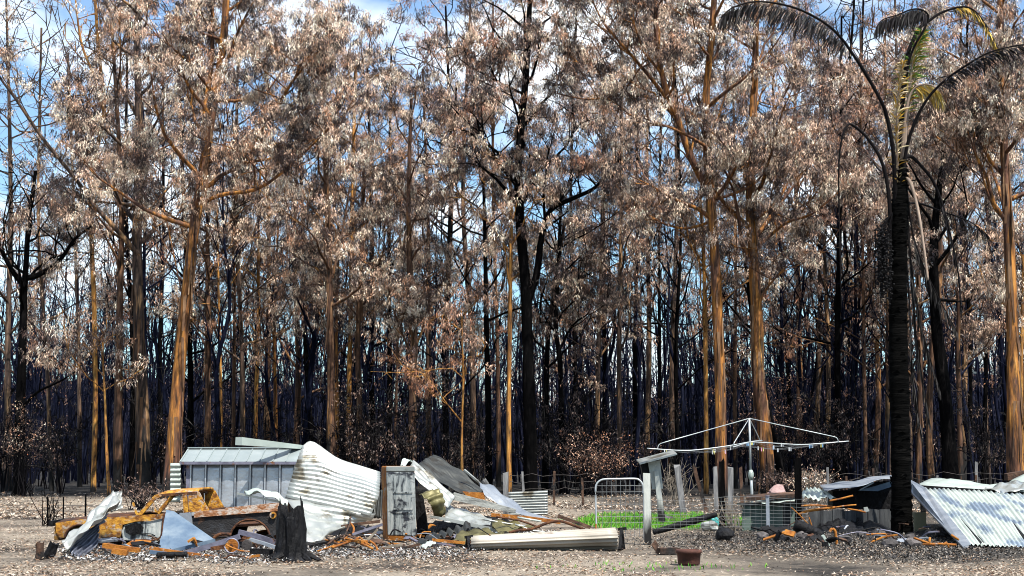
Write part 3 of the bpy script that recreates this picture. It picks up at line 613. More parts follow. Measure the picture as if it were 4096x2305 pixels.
M['dark_sheet'] = pmat('sooty_sheet', [(0.3, (0.0165, 0.0187, 0.01925)), (0.55, (0.04125, 0.044, 0.0429)), (0.78, (0.0935, 0.09625, 0.088))], 2.0, (1, 1, 1), 0.5, 0.35, 0.15, 10,
                       over=([(0.3, (0.011, 0.0099, 0.0088)), (0.7, (0.033, 0.03025, 0.02475))], 1.3, (1, 1, 1), 0.52, 0.6))
M['beige'] = pmat('beige_trough', [(0.3, (0.216, 0.1944, 0.162)), (0.55, (0.324, 0.2952, 0.252)), (0.78, (0.3744, 0.3528, 0.3096))], 1.5, (0.6, 1, 1), 0.5, 0.1, 0.05, 8,
                  over=([(0.3, (0.036, 0.01584, 0.00864)), (0.7, (0.0936, 0.0432, 0.0216))], 1.6, (0.5, 1, 1), 0.60, 0.70))
M['panel_blue'] = pmat('faded_blue_panel', [(0.3, (0.0527, 0.0868, 0.1426)), (0.5, (0.093, 0.1364, 0.1922)), (0.7, (0.1612, 0.2046, 0.248)), (0.82, (0.248, 0.279, 0.2976))], 2.6, (1, 1, 1), 0.5, 0.2, 0.1, 12)
M['lavender'] = pmat('heat_tinted_steel', [(0.3, (0.07, 0.07, 0.098)), (0.55, (0.14, 0.14, 0.189)), (0.78, (0.224, 0.217, 0.252))], 3, (1, 1, 1), 0.5, 0.3, 0.2, 14,
                     over=(GR, 3, (1, 1, 1), 0.58, 0.66))
M['scorch'] = pmat('scorched_enamel', [(0.31, (0.0102, 0.0119, 0.0153)), (0.39, (0.051, 0.0578, 0.0663)), (0.47, (0.255, 0.2805, 0.2805)), (0.68, (0.425, 0.442, 0.425))], 4.2, (3.2, 3.2, 0.55), 0.55, 0.1, 0.3, 20, dist=0.4,
                   over=([(0.3, (0.0085, 0.0102, 0.0136)), (0.7, (0.0425, 0.04675, 0.0595))], 2.4, (1.2, 1.2, 2.0), 0.54, 0.63), foot=None)
M['white_steel'] = pmat('galvanised_pipe', [(0.3, (0.294, 0.329, 0.35)), (0.7, (0.406, 0.427, 0.434))], 3, (1, 1, 1), 0.4, 0.3, spec=0.5)
M['wire'] = pmat('fence_wire', [(0.3, (0.098, 0.105, 0.112)), (0.7, (0.175, 0.182, 0.1855))], 3, (1, 1, 1), 0.5, 0.4)
M['old_wire'] = pmat('burnt_wire', [(0.3, (0.02, 0.018, 0.018)), (0.7, (0.08, 0.07, 0.065))], 3, (1, 1, 1), 0.7, 0.3)
M['post_grey'] = pmat('weathered_timber', [(0.3, (0.06, 0.06, 0.063)), (0.5, (0.144, 0.144, 0.147)), (0.72, (0.24, 0.24, 0.234))], 5, (2.2, 2.2, 0.25), 0.85, 0, 0.5, 18, foot=(0.35, 0.8, 3.0, 0.8))
M['post_white'] = pmat('white_painted_post', [(0.3, (0.2244, 0.238, 0.2244)), (0.5, (0.34, 0.3604, 0.3332)), (0.75, (0.3944, 0.408, 0.3808))], 3, (2, 2, 0.4), 0.7, 0, 0.2, 14, foot=(0.75, 1.15, 3.0, 0.8))
M['timber'] = pmat('grey_plank', [(0.3, (0.098, 0.1015, 0.098)), (0.5, (0.196, 0.203, 0.1925)), (0.72, (0.294, 0.301, 0.28))], 4, (0.8, 2, 2), 0.8, 0, 0.4, 16)
M['burnt_timber'] = pmat('half_burnt_timber', [(0.3, (0.009, 0.0063, 0.0054)), (0.5, (0.054, 0.027, 0.01575)), (0.7, (0.1125, 0.063, 0.0405))], 3.5, (0.8, 1, 1), 0.8, 0, 0.5, 16,
                         over=([(0.3, (0.0036, 0.00315, 0.00315)), (0.7, (0.0135, 0.0117, 0.01125))], 2.0, (1, 1, 1), 0.50, 0.58))
M['char_rough'] = pmat('deep_charcoal', [(0.3, (0.0015, 0.0015, 0.002)), (0.55, (0.004, 0.004, 0.005)), (0.72, (0.015, 0.016, 0.02))], 7, (1, 1, 0.5), 0.6, 0, 1.0, 12, spec=0.15)
M['green_grey'] = pmat('grey_green_panel', [(0.3, (0.0385, 0.0595, 0.049)), (0.6, (0.07, 0.1015, 0.0875)), (0.8, (0.119, 0.147, 0.133))], 3, (2, 2, 0.3), 0.7, 0, 0.1, 12)
M['grey_boards'] = pmat('smoke_stained_boards', [(0.3, (0.009, 0.01, 0.0115)), (0.52, (0.03, 0.033, 0.037)), (0.75, (0.08, 0.0825, 0.0825))], 3, (2.4, 2.4, 0.3), 0.75, 0, 0.3, 14)
M['clay'] = pmat('burnt_clay_pot', [(0.3, (0.028, 0.012, 0.0096)), (0.55, (0.06, 0.0224, 0.016)), (0.78, (0.12, 0.048, 0.028))], 6, (1, 1, 1), 0.8, 0, 0.2, 20)
M['cream'] = pmat('cream_board', [(0.3, (0.192, 0.184, 0.112)), (0.7, (0.304, 0.288, 0.2))], 3, (2, 2, 0.4), 0.8)
M['pink'] = pmat('pale_pink_heap', [(0.3, (0.224, 0.136, 0.128)), (0.7, (0.352, 0.248, 0.24))], 4, (1, 1, 1), 0.9, 0, 0.6, 10)
M['stone'] = pmat('sooty_stone', [(0.3, (0.0165, 0.0154, 0.0165)), (0.55, (0.055, 0.0495, 0.0495)), (0.78, (0.154, 0.1375, 0.1375))], 4, (1, 1, 1), 0.85, 0, 0.5, 12)
M['twig'] = pmat('pale_twig', [(0.3, (0.075, 0.06, 0.045)), (0.7, (0.255, 0.2175, 0.1725))], 6, (1, 1, 1), 0.85)
M['palm_black'] = pmat('burnt_palm_trunk', [(0.3, (0.0008, 0.0008, 0.0008)), (0.52, (0.0019, 0.0019, 0.0019)), (0.75, (0.008, 0.0075, 0.007))], 3, (0.6, 0.6, 7), 0.9, 0, 0.8, 8, spec=0.02)
M['palm_stem'] = pmat('burnt_frond_stem', [(0.3, (0.003, 0.0025, 0.003)), (0.6, (0.008, 0.007, 0.0075)), (0.8, (0.025, 0.0225, 0.0225))], 2, (1, 1, 0.3), 0.8, spec=0.05)
M['palm_pale'] = pmat('dried_frond_stem', [(0.3, (0.10, 0.07, 0.05)), (0.7, (0.30, 0.23, 0.18))], 3, (1, 1, 0.2), 0.7)

# ================================================================== SHEET METAL
def cat1(A, n):
    """resample control rows A (K,3)... along axis 0 to n samples, Catmull-Rom"""
    A = np.asarray(A, float); K = len(A); t = np.linspace(0, K-1, n); i = np.minimum(t.astype(int), K-2); f = (t-i)
    f = f.reshape((-1,)+(1,)*(A.ndim-1))
    p1 = A[i]; p2 = A[i+1]; p0 = np.where((i > 0).reshape(f.shape), A[np.maximum(i-1, 0)], 2*p1-p2); p3 = np.where((i < K-2).reshape(f.shape), A[np.minimum(i+2, K-1)], 2*p2-p1)
    return 0.5*(2*p1 + (p2-p0)*f + (2*p0-5*p1+4*p2-p3)*f*f + (3*p1-p0-3*p2+p3)*f**3)
def sheet_mesh(mb, rows, ribs, along='u', amp=0.026, dent=0.012, seed=0, nu=None, nv=None, hard=False, pan=False):
    """rows of photo points (px,py,d): a bent sheet; ribs run along the rows ('u') or down them ('v')"""
    C = np.array([[tuple(P(*q)) for q in row] for row in rows])
    nr = ribs*(12 if pan else 6)+1 if ribs else 12
    nu = nu or (nr if along == 'v' else 16); nv = nv or (nr if along == 'u' else 12)
    S_ = cat1(C, nv) if not hard else np.stack([np.stack([np.interp(np.linspace(0, len(C)-1, nv), np.arange(len(C)), C[:, k, j]) for j in range(3)], -1) for k in range(C.shape[1])], 1)
    S_ = np.swapaxes(cat1(np.swapaxes(S_, 0, 1), nu), 0, 1)
    du = np.gradient(S_, axis=1); dv = np.gradient(S_, axis=0); Nn = np.cross(du, dv); Nn /= np.linalg.norm(Nn, axis=2, keepdims=True)+1e-9
    r = np.random.default_rng(seed); u, v = np.meshgrid(np.linspace(0, 1, nu), np.linspace(0, 1, nv))
    ph = (v if along == 'u' else u)*ribs*2*math.pi
    w_ = amp*np.cos(ph) if ribs else 0*u
    if pan: w_ = amp*(1 - 2*np.clip((0.2-np.abs((ph/(2*math.pi)) % 1.0 - 0.5))/0.08, 0, 1))
    for k in range(5):
        a, b, c = r.uniform(1, 7, 3); w_ = w_ + dent/2*np.sin(a*u*3+c)*np.cos(b*v*2.5+k)
    S_ = S_ + Nn*w_[..., None]
    F = [(j*nu+i, j*nu+i+1, (j+1)*nu+i+1, (j+1)*nu+i) for j in range(nv-1) for i in range(nu-1)]
    return mb.add(S_.reshape(-1, 3), F)
def sheet(name, rows, ribs, m, label, cat='metal sheet', along='u', parent=None, group=None, th=0.006, **kw):
    mb = MB(); sheet_mesh(mb, rows, ribs, along, **kw)
    o = mb.build(name, m, parent, True)
    if parent is None: tag(o, label, cat, group)
    md = o.modifiers.new('thickness', 'SOLIDIFY'); md.thickness = th; md.offset = 0
    return o

# ================================================================== SHED
def shed():
    d = 38.0; k = ppm(d)
    x0 = P(747, 1845, d).x; x1 = P(1240, 1845, d).x; zt = 1.58; dep = 1.5; zr = 1.93
    rt = root('garden_shed', ((x0+x1)/2, d, 0), 'grey zinc garden shed with ribbed wall panels and pitched roof', 'shed')
    n = 8; wp = (x1-x0-0.12)/n
    for i in range(n):
        a = x0+0.12+i*wp; mb = MB(); nu, nv = 9, 9; V = []; r = np.random.default_rng(40+i)
        for j in range(nv):
            for q in range(nu):
                u = q/(nu-1); v = j/(nv-1); bulge = 0.028*math.sin(math.pi*u)*(0.4+0.6*math.sin(math.pi*v)) + r.normal(0, 0.006)*math.sin(math.pi*u)*math.sin(math.pi*v)
                V.append((a+0.012+u*(wp-0.024), d - bulge + 0.02, 0.02+v*(zt-0.04)))
        mb.add(V, [(j*nu+q, j*nu+q+1, (j+1)*nu+q+1, (j+1)*nu+q) for j in range(nv-1) for q in range(nu-1)])
        p = mb.build('wall_panel', M['shed'], rt, True); p.modifiers.new('thickness', 'SOLIDIFY').thickness = 0.004
        s = MB(); s.beam((a, d-0.012, 0), (a, d-0.012, zt-0.03), 0.035, 0.05, up=(0, 1, 0)); s.build('seam_rib', M['shed'], rt)
    fb = MB(); fb.box((x0+0.06, d+0.0, zt/2), 0.12, 0.05, zt); fb.box((x0+0.06, d+dep, zt/2), 0.12, 0.05, zt); fb.build('corner_post', M['lavender'], rt)
    g = MB()   # gable end with a door opening
    g.prism([(x0-.001, d+.03, 0), (x0-.001, d+.03, zt), (x0-.001, d+dep/2, zr-.03), (x0-.001, d+dep-.03, zt), (x0-.001, d+dep-.03, 0), (x0-.001, d+dep-.25, 0), (x0-.001, d+dep-.25, zt-.1), (x0-.001, d+.3, zt-.1), (x0-.001, d+.3, 0)], 0.02, (1, 0, 0))
    g.build('gable_wall', M['lavender'], rt)
    b = MB(); b.box(((x0+x1)/2+.02, d+dep, zt/2), x1-x0-.1, 0.02, zt-.02); b.box((x1-.02, d+dep/2, zt/2), 0.02, dep-.1, zt-.02); b.build('back_wall', M['shed'], rt)
    ov = 0.2; nr_ = 10; wr = (x1-x0+0.2)/nr_
    for side in (0, 1):
        for i in range(nr_):
            a = x0-0.12+i*wr; mb = MB()
            e = d-ov if side == 0 else d+dep+ov; ze = zt-0.005
            mb.prism([(a+.004, e, ze), (a+wr-.004, e, ze), (a+wr-.004, d+dep/2, zr), (a+.004, d+dep/2, zr)], 0.012, (0, 0, -1))
            p = mb.build('roof_panel', M['shed_roof'], rt)
            s = MB(); s.beam((a, e, ze+.012), (a, d+dep/2, zr+.012), 0.028, 0.03); s.build('roof_seam', M['shed_roof'], p)
    f = MB(); f.beam((x0-.13, d-ov-.012, zt-.03), (x1+.1, d-ov-.012, zt-.03), 0.02, 0.075); f.build('eave_trim', M['lavender'], rt)
    f = MB(); f.beam((x0-.14, d+dep/2, zr+.03), (x1+.1, d+dep/2, zr+.03), 0.14, 0.03); f.build('ridge_cap', M['shed_roof'], rt)
    for s_ in (0, 1):
        f = MB(); f.beam((x0-.135, d-ov if s_ == 0 else d+dep+ov, zt-.03), (x0-.135, d+dep/2, zr-.03), 0.02, 0.09); f.build('barge_trim', M['mint'], rt)
shed()
mb = MB(); a, b = P(955, 1765, 36.6), P(1210, 1790, 38.9)
mb.beam(a, b, 0.22, 0.20, w1=.2, h1=.1); single('gutter_beam', mb, M['mint'], 'pale boxed gutter length lying across the shed roof', 'gutter')
sheet('corrugated_sheet', [[(681, 1853, 39.6), (722, 1853, 39.6)], [(681, 2010, 39.6), (722, 2010, 39.6)]], 8, M['mint'], 'narrow ribbed sheet standing behind the open end of the shed', dent=.003)

# ================================================================== BIG BENT SHEETS
sheet('corrugated_sheet', [[(1212, 1782, 29.0), (1250, 1762, 29.1), (1351, 1832, 29.1), (1440, 1865, 29.0), (1520, 1890, 29.0)],
                           [(1187, 1845, 28.45), (1275, 1850, 28.5), (1350, 1878, 28.5), (1440, 1905, 28.5), (1520, 1930, 28.5)],
                           [(1164, 1915, 28.1), (1265, 1932, 28.1), (1350, 1953, 28.1), (1440, 1977, 28.1), (1512, 1995, 28.1)],
                           [(1141, 1990, 27.75), (1255, 2012, 27.75), (1340, 2030, 27.75), (1420, 2047, 27.75), (1482, 2064, 27.75)]], 14, M['galv'],
      'large curved white corrugated roof sheet leaning over the shed', amp=.026, dent=.012, seed=3)
sheet('flat_sheet', [[(1141, 1991, 27.72), (1320, 2026, 27.74), (1500, 2066, 27.8)], [(1205, 2085, 27.1), (1330, 2100, 27.5), (1460, 2092, 28.0)], [(1225, 2168, 26.6), (1285, 2162, 26.7), (1320, 2115, 27.3)]], 5, M['galv'],
      'white flat sheet sloping to the ground beneath the curved sheet', dent=.03, amp=.012, seed=4)
sheet('corrugated_sheet', [[(1500, 1965, 28.6), (1530, 1960, 28.6)], [(1470, 2070, 28.3), (1528, 2075, 28.4)]], 4, M['dark_sheet'], 'small sooty sheet corner between curved sheet and scorched fridge', along='v', seed=5)
mb = MB(); mb.prism(pxs([(1300, 2112), (1420, 2092), (1520, 2080), (1520, 2092), (1430, 2102), (1320, 2124)], 27.6), .06)
single('charred_plank', mb, M['burnt_timber'], 'charred plank poking out below the white flat sheet', 'plank')

# ================================================================== FRIDGE
def fridge():
    d = 28.9; k = ppm(d); B0 = G(1552, 2162); B1 = G(1668, 2165); Bl = G(1521, 2150)
    rt = root('burnt_fridge', ((B0.x+B1.x)/2, B0.y, 0), 'upright scorched white fridge, rusty at one side and foot', 'fridge')
    ux = (B1-B0).normalized(); uy = Vector((-ux.y, ux.x, 0)); wd = (B1-B0).length; dp = 0.62; ht = 1.50
    side = Vector((Bl.x-B0.x, 0, 0)); lv = Vector((-0.155, 0.58, 0))
    lean = Vector((-0.05, 0.02, 0))
    def bx(mb, x0, x1, y0, y1, z0, z1):
        V = []
        for z in (z0, z1):
            for x, y in ((x0, y0), (x1, y0), (x1, y1), (x0, y1)): V.append(B0 + ux*x + lv*(y/dp) + Vector((0, 0, z)) + lean*(z/ht))
        mb.add([tuple(v) for v in V], [(3, 2, 1, 0), (4, 5, 6, 7), (0, 1, 5, 4), (1, 2, 6, 5), (2, 3, 7, 6), (3, 0, 4, 7)])
    mb = MB(); bx(mb, -.01, wd, .06, dp, 0, ht); o = mb.build('cabinet', M['rust'], rt); bv = o.modifiers.new('b', 'BEVEL'); bv.width = .03; bv.segments = 3
    mb = MB(); bx(mb, .0, wd-.01, 0, .055, .10, ht-.12); o = mb.build('door', M['scorch'], rt); bv = o.modifiers.new('b', 'BEVEL'); bv.width = .02; bv.segments = 3
    mb = MB(); bx(mb, .0, wd-.01, -.004, .05, ht-.115, ht-.005); o = mb.build('top_panel', M['galv'], rt); bv = o.modifiers.new('b', 'BEVEL'); bv.width = .015; bv.segments = 2
    mb = MB(); bx(mb, .0, wd-.01, .01, .05, .0, .095); mb.build('kick_plate', M['rust'], rt)
    for z in (.55, .62, .95):
        mb = MB(); bx(mb, .14, wd-.08, -.016, -.001, z, z+.03); mb.build('shelf_ridge', M['scorch'], rt)
    mb = MB(); bx(mb, wd*.6, wd*.72, -.012, .004, .03, .07); mb.build('hinge', M['rust_dark'], rt)
fridge()
mb = MB(); mb.prism(pxs([(1655, 1965), (1672, 1972), (1690, 1990), (1704, 2070), (1716, 2160), (1672, 2172)], 29.5), .3)
single('black_block', mb, M['char_rough'], 'black block standing right against the fridge', 'box')  # plain black solid filling the dark zone beside the fridge

# ================================================================== COLLAPSED SHEETS in the middle
sheet('corrugated_sheet', [[(1734, 1819, 34.0), (1797, 1858, 33.8), (1862, 1897, 33.5), (1935, 1962, 33)], [(1676, 1854, 32.0), (1740, 1903, 31.8), (1805, 1955, 31.5), (1900, 1985, 31.3)]], 10, M['dark_sheet'],
      'dark sooty corrugated sheet tilted high behind the fridge', seed=6, dent=.03)
sheet('corrugated_sheet', [[(1652, 1838, 30.6), (1730, 1905, 30.3), (1820, 1988, 30.0)], [(1636, 1885, 29.6), (1712, 1955, 29.5), (1790, 2035, 29.3)]], 4, M['galv'], 'white sheet sliding down diagonally from the fridge top', seed=7, dent=.03)
sheet('bent_sheet', [[(1602, 1862, 29.9), (1612, 1834, 30.1), (1632, 1845, 30.3)], [(1620, 1866, 29.9), (1640, 1842, 30.2), (1655, 1855, 30.3)]], 0, M['mint'], 'curled scrap of pale tin on top of the fridge')
sheet('corrugated_sheet', [[(1676, 1976, 29.0), (1712, 1960, 29.2), (1748, 1953, 29.3)], [(1716, 2010, 28.9), (1750, 1995, 29.0), (1775, 1990, 29.1)], [(1740, 2070, 29.3), (1765, 2075, 29.3), (1782, 2060, 29.4)]], 4, M['olive'],
      'torn olive corrugated piece hanging over the dark gap', seed=8)
sheet('corrugated_sheet', [[(1786, 2018, 30.2), (1880, 2042, 30.2), (1965, 2080, 30.0)], [(1778, 2078, 29.0), (1870, 2090, 29.0), (1970, 2100, 28.9)]], 4, M['galv'], 'white ribbed sheet lying low between fridge and trough', seed=9, dent=.03)
mb = MB(); mb.prism(pxs([(1720, 2063), (1800, 2075), (1975, 2112), (2080, 2140), (2078, 2148), (1960, 2124), (1800, 2088), (1722, 2070)], 28.6), .12)
single('white_batten', mb, M['galv'], 'long white batten under the low ribbed sheet', 'batten')
mb = MB(); mb.prism(pxs([(1815, 1970), (1940, 2003), (2064, 2038), (2062, 2053), (1940, 2030), (1810, 2000)], 29.9), .14)
tb = single('grey_plank', mb, M['timber'], 'thick grey plank lying across the collapsed white sheets', 'plank')
mb = MB(); mb.prism(pxs([(1850, 1966), (1935, 1972), (1940, 2000), (1868, 1986)], 30.6), .1); single('rusty_bracket', mb, M['rust'], 'rust-stained tin box behind the thick grey plank', 'scrap')
sheet('flashing_strip', [[(1912, 1925, 31.6), (1990, 1958, 31.4), (2090, 2035, 31.0), (2225, 2085, 30.2)], [(1935, 1975, 30.6), (1980, 2010, 30.6), (2060, 2050, 30.3), (2215, 2092, 30.0)]], 0, M['zinc_blue'],
      'pale blue-grey flashing strip running down beside the timber post', dent=.03, seed=10)
mb = MB(); mb.beam(P(1857, 1880, 32.4), P(1945, 1955, 32.0), .05, .04); single('white_stick', mb, M['galv'], 'thin white stick leaning up behind the flashing strip', 'stick')
mb = MB(); mb.tube(pxs([(1932, 1920), (1944, 1938), (1957, 1965)], 31.8), [.07, .075, .06], 10); single('pipe_end', mb, M['post_grey'], 'short grey pipe end beside the flashing strip', 'pipe')
sheet('corrugated_sheet', [[(2034, 1969, 41), (2110, 1966, 41), (2191, 1963, 41)], [(2034, 2063, 41), (2110, 2062, 41), (2191, 2060, 41)]], 9, M['galv'], 'upright grey panel with level ribs beside the timber post', amp=.026, dent=.004)
def heap(name, px0, px1, py, hz, m, label, seed):
    r = np.random.default_rng(seed); a = G(px0, py); b = G(px1, py); n = 26; k = 9; V = []
    for j in range(k):
        v = j/(k-1)
        for i in range(n):
            u = i/(n-1); e = math.sin(math.pi*u)**.6*math.sin(math.pi*v)**.8
            V.append((a.x+(b.x-a.x)*u + r.normal(0, .05), a.y - .5 + 2.6*v + r.normal(0, .05), -.03 + hz*e*(1+r.normal(0, .22))))
    mb = MB(); mb.add(V, [(j*n+i, j*n+i+1, (j+1)*n+i+1, (j+1)*n+i) for j in range(k-1) for i in range(n-1)]); single(name, mb, m, label, 'heap')
heap('ash_shade_heap', 1670, 2120, 2130, .34, M['char_rough'], 'black ash heap under the collapsed white sheets', 5)
heap('ash_shade_heap', 3230, 3600, 2128, .30, M['char_rough'], 'black ash heap behind the low board wall', 6)
heap('ash_shade_heap', 3640, 4250, 2150, .16, M['char_rough'], 'black heap standing in for the shade under the collapsed roof', 7)  # black mound paints the roof's own shade onto the floor below
heap('ash_shade_heap', 1250, 1530, 2140, .18, M['char_rough'], 'dark ash under the pipe tangle', 8)
def bar(name, pts, d, w, h, m, label, cat='beam'):
    mb = MB(); q = pxs(pts, d)
    for a, b in zip(q[:-1], q[1:]): mb.beam(a, b, w, h)
    return single(name, mb, m, label, cat)
def pipe(name, pts, d, rad, m, label, cat='pipe', n=5, k=7):
    mb = MB(); q = smooth_path(pxs(pts, d), n); mb.tube(q, rad if np.isscalar(rad) else lerp_list(rad, len(q)), k)
    return single(name, mb, m, label, cat, smooth=True)
bar('rusty_beam', [(1965, 2060), (2110, 2072), (2242, 2090)], 29.0, .1, .07, M['rust'], 'flat rusty beam running towards the green grass')
bar('burnt_beam', [(2232, 2064), (2290, 2085), (2362, 2110)], 29.4, .08, .07, M['burnt_timber'], 'burnt beam pointing into the green grass')
pipe('bent_pipe', [(2036, 2132), (2075, 2122), (2130, 2116), (2185, 2094), (2238, 2085), (2290, 2100), (2338, 2118)], 27.6, .028, M['rust_dark'], 'long bent rusty pipe arching behind the trough')
sheet('bent_sheet', [[(1965, 2080, 29), (2060, 2090, 29), (2140, 2112, 28.8)], [(1970, 2112, 28), (2050, 2125, 28), (2120, 2122, 28)]], 0, M['olive'], 'olive sheet crumpled under the rusty beam', dent=.06, seed=12)
sheet('bent_sheet', [[(1838, 2128, 27.6), (1920, 2120, 27.8), (2020, 2135, 27.6)], [(1808, 2172, 26.6), (1900, 2160, 26.9), (2010, 2150, 27)]], 0, M['olive'], 'low olive sheet close behind the trough', dent=.06, seed=13)
sheet('corrugated_sheet', [[(1668, 2168, 27.3), (1730, 2140, 27.7), (1800, 2118, 28), (1880, 2086, 28.3)], [(1700, 2172, 26.9), (1760, 2150, 27.2), (1820, 2135, 27.5), (1884, 2118, 27.8)]], 7, M['dark_sheet'],
      'dark twisted strip of corrugated tin at the foot of the fridge', along='v', amp=.045, seed=14)
bar('rusty_strip', [(1728, 2160), (1860, 2172)], 26.6, .05, .05, M['rust'], 'straight rusty strip lying before the twisted tin')
sheet('bent_sheet', [[(1680, 2185, 25.9), (1720, 2162, 26.3)], [(1700, 2195, 25.5), (1745, 2172, 26)]], 0, M['mint'], 'small pale offcut on the ash near the fridge')
for i, (pts, lab) in enumerate([([(1935, 2078), (2030, 2095), (2100, 2105)], 'thin white rod nearest the rusty beam'), ([(2070, 2070), (2165, 2086)], 'short pale rod across the rusty beam'),
                                ([(2060, 2098), (2130, 2122), (2180, 2128)], 'white rod sloping behind the bent pipe'), ([(1985, 2068), (2080, 2083), (2160, 2112)], 'long dark rod under the rusty beam')]):
    pipe('metal_rod', pts, 28.6 - i*.15, .02, [M['galv'], M['mint'], M['galv'], M['rust_dark']][i], lab, 'rod', 3, 5)

# ================================================================== TROUGH in front
def trough():
    c = P(2180, 2208, 25.6); rt = root('corrugated_trough', (c.x, 25.6, 0), 'long beige rolled corrugated sheet on black end stands', 'rolled sheet')
    sheet('shell', [[(1885, 2147, 26.6), (2170, 2131, 26.6), (2460, 2113, 26.6)], [(1884, 2156, 26.2), (2172, 2141, 26.2), (2466, 2124, 26.2)], [(1884, 2170, 25.95), (2174, 2157, 25.95), (2472, 2144, 25.95)],
                    [(1886, 2188, 26.05), (2174, 2180, 26.05), (2472, 2170, 26.05)], [(1888, 2205, 26.45), (2174, 2204, 26.45), (2470, 2200, 26.45)]], 8, M['beige'], None, parent=rt, amp=.022, dent=.004, pan=True)
    for i, (x, yt, yb) in enumerate(((1872, 2148, 2206), (2486, 2116, 2200))):
        mb = MB(); s = -1 if i == 0 else 1
        mb.beam(P(x, yt, 26.4), P(x-8*s, yb, 26.0), .05, .05); mb.beam(P(x, yt, 26.4), P(x+10*s, yb+2, 26.6), .05, .05); mb.beam(P(x-14, yt+2, 26.4), P(x+20, yt-2, 26.4), .06, .05)
        mb.prism(pxs([(x-6, yt+10), (x+8, yt+10), (x+12, yb), (x-10, yb)], 26.45), .12)
        mb.build('end_stand', M['char_rough'], rt)
trough()

# ================================================================== UTE
def ute():
    d = 26.8; D2 = Vector((0, 1.55, 0)); far = (0, 1, 0)
    c = P(680, 2190, d); rt = root('burnt_ute', (c.x, d, 0), 'burnt-out rusty orange utility car beside the shed', 'car')
    def pl(name, poly, m, th=.03, dd=0.0, both=True, parent=None):
        mb = MB(); q = pxs(poly, d)
        mb.prism([p+Vector((0, dd, 0)) for p in q], th, far)
        if both: mb2 = MB(); mb2.prism([p+D2-Vector((0, dd, 0)) for p in q], th, (0, -1, 0)); mb2.build(name, m, parent or rt)
        return mb.build(name, m, parent or rt)
    def arc(cx, cy, rr, a0, a1, n=9): return [(cx+rr*math.cos(math.radians(a0+(a1-a0)*i/n)), cy-rr*math.sin(math.radians(a0+(a1-a0)*i/n))) for i in range(n+1)]
    pl('front_fender', [(222, 2092), (330, 2077), (395, 2072), (395, 2150)] + arc(318, 2160, 58, 10, 170) + [(240, 2155), (225, 2130)], M['car_rust'])
    pl('cowl_side', [(397, 2072), (470, 2068), (545, 2062), (655, 2055), (655, 2072), (600, 2084), (545, 2086), (490, 2100), (482, 2150), (397, 2150)], M['car_rust'])
    dr = pl('door', [(545, 2088), (600, 2086), (652, 2074), (655, 2165), (600, 2172), (490, 2160), (484, 2130), (495, 2102)], M['scorch'], both=False, dd=.03)
    pl('door_hole_edge', [(500, 2106), (530, 2094), (560, 2094), (575, 2112), (560, 2135), (520, 2140), (503, 2130)], M['char_rough'], .02, -.012, False, dr)
    mb = MB(); q = [P(225, 2090, d), P(395, 2071, d), P(545, 2062, d)]
    V = []
    for t in (0, .12, .35, .65, .88, 1):
        for p in q: V.append(tuple(p + D2*t + Vector((0, 0, .05*math.sin(math.pi*t)))))
    mb.add(V, [(j*3+i, j*3+i+1, (j+1)*3+i+1, (j+1)*3+i) for j in range(5) for i in range(2)]); o = mb.build('bonnet', M['rust_dark'], rt, True); o.modifiers.new('t', 'SOLIDIFY').thickness = .03
    mb = MB(); a = P(222, 2095, d); mb.box(a + D2*.5 + Vector((.02, 0, -.18)), .08, 1.5, .26); mb.build('grille_panel', M['car_rust'], rt)
    mb = MB(); mb.beam(P(205, 2094, d)+Vector((0, -.05, 0)), P(205, 2094, d)+D2+Vector((0, .05, 0)), .07, .10); mb.build('bumper', M['char_rough'], rt)
    # cab
    def two(name, pts, w, h, m):
        for s in (0, 1):
            mb = MB(); q = [p + D2*s for p in pxs(pts, d+.06)] if s == 0 else [p + D2 - Vector((0, .12, 0)) for p in pxs(pts, d+.06)]
            for a_, b_ in zip(q[:-1], q[1:]): mb.beam(a_, b_, w, h)
            mb.build(name, m, rt)
    two('windscreen_pillar', [(556, 2064), (590, 2025), (618, 1992), (645, 1978)], .06, .07, M['car_rust'])
    two('door_pillar', [(739, 1976), (745, 2050)], .06, .08, M['car_rust'])
    two('quarter_vent', [(532, 2010), (540, 2040), (550, 2062)], .03, .035, M['car_rust'])
    pl('cab_rear_quarter', [(752, 1975), (794, 1968), (812, 2005), (838, 2048), (752, 2050)], M['car_rust'], .06, .04)
    mb = MB(); q = pxs([(612, 1986), (650, 1972), (700, 1966), (792, 1961)], d+.05); V = []
    for t in (0, .05, .3, .7, .95, 1):
        for p in q: V.append(tuple(p + (D2-Vector((0, .1, 0)))*t + Vector((0, 0, .045*math.sin(math.pi*t)**.5 if 0 < t < 1 else -.03))))
    mb.add(V, [(j*4+i, j*4+i+1, (j+1)*4+i+1, (j+1)*4+i) for j in range(5) for i in range(3)]); o = mb.build('cab_roof', M['car_rust'], rt, True); o.modifiers.new('t', 'SOLIDIFY').thickness = .05
    two('roof_gutter', [(625, 1988), (660, 1980), (790, 1972)], .05, .05, M['rust_dark'])
    mb = MB(); a = P(800, 2047, d); b = P(775, 1975, d)
    for s in (.02, .98): pass
    mb.beam(P(835, 2046, d)+D2*.04, P(835, 2046, d)+D2*.96, .05, .06); mb.build('cab_back_rail', M['rust_dark'], rt)
    mb = MB(); mb.prism([P(640, 2062, d)+D2*.1, P(640, 2062, d)+D2*.9, P(640, 2170, d)+D2*.9, P(640, 2170, d)+D2*.1], .05, (1, 0, 0)); mb.build('seat_frame', M['rust_dark'], rt)
    # tray
    tr = pl('tray_side', [(655, 2078), (776, 2072), (1124, 2046), (1126, 2130), (1078, 2150)] + arc(1000, 2160, 78, 8, 172) + [(915, 2160), (780, 2172), (658, 2172)], M['tray'])
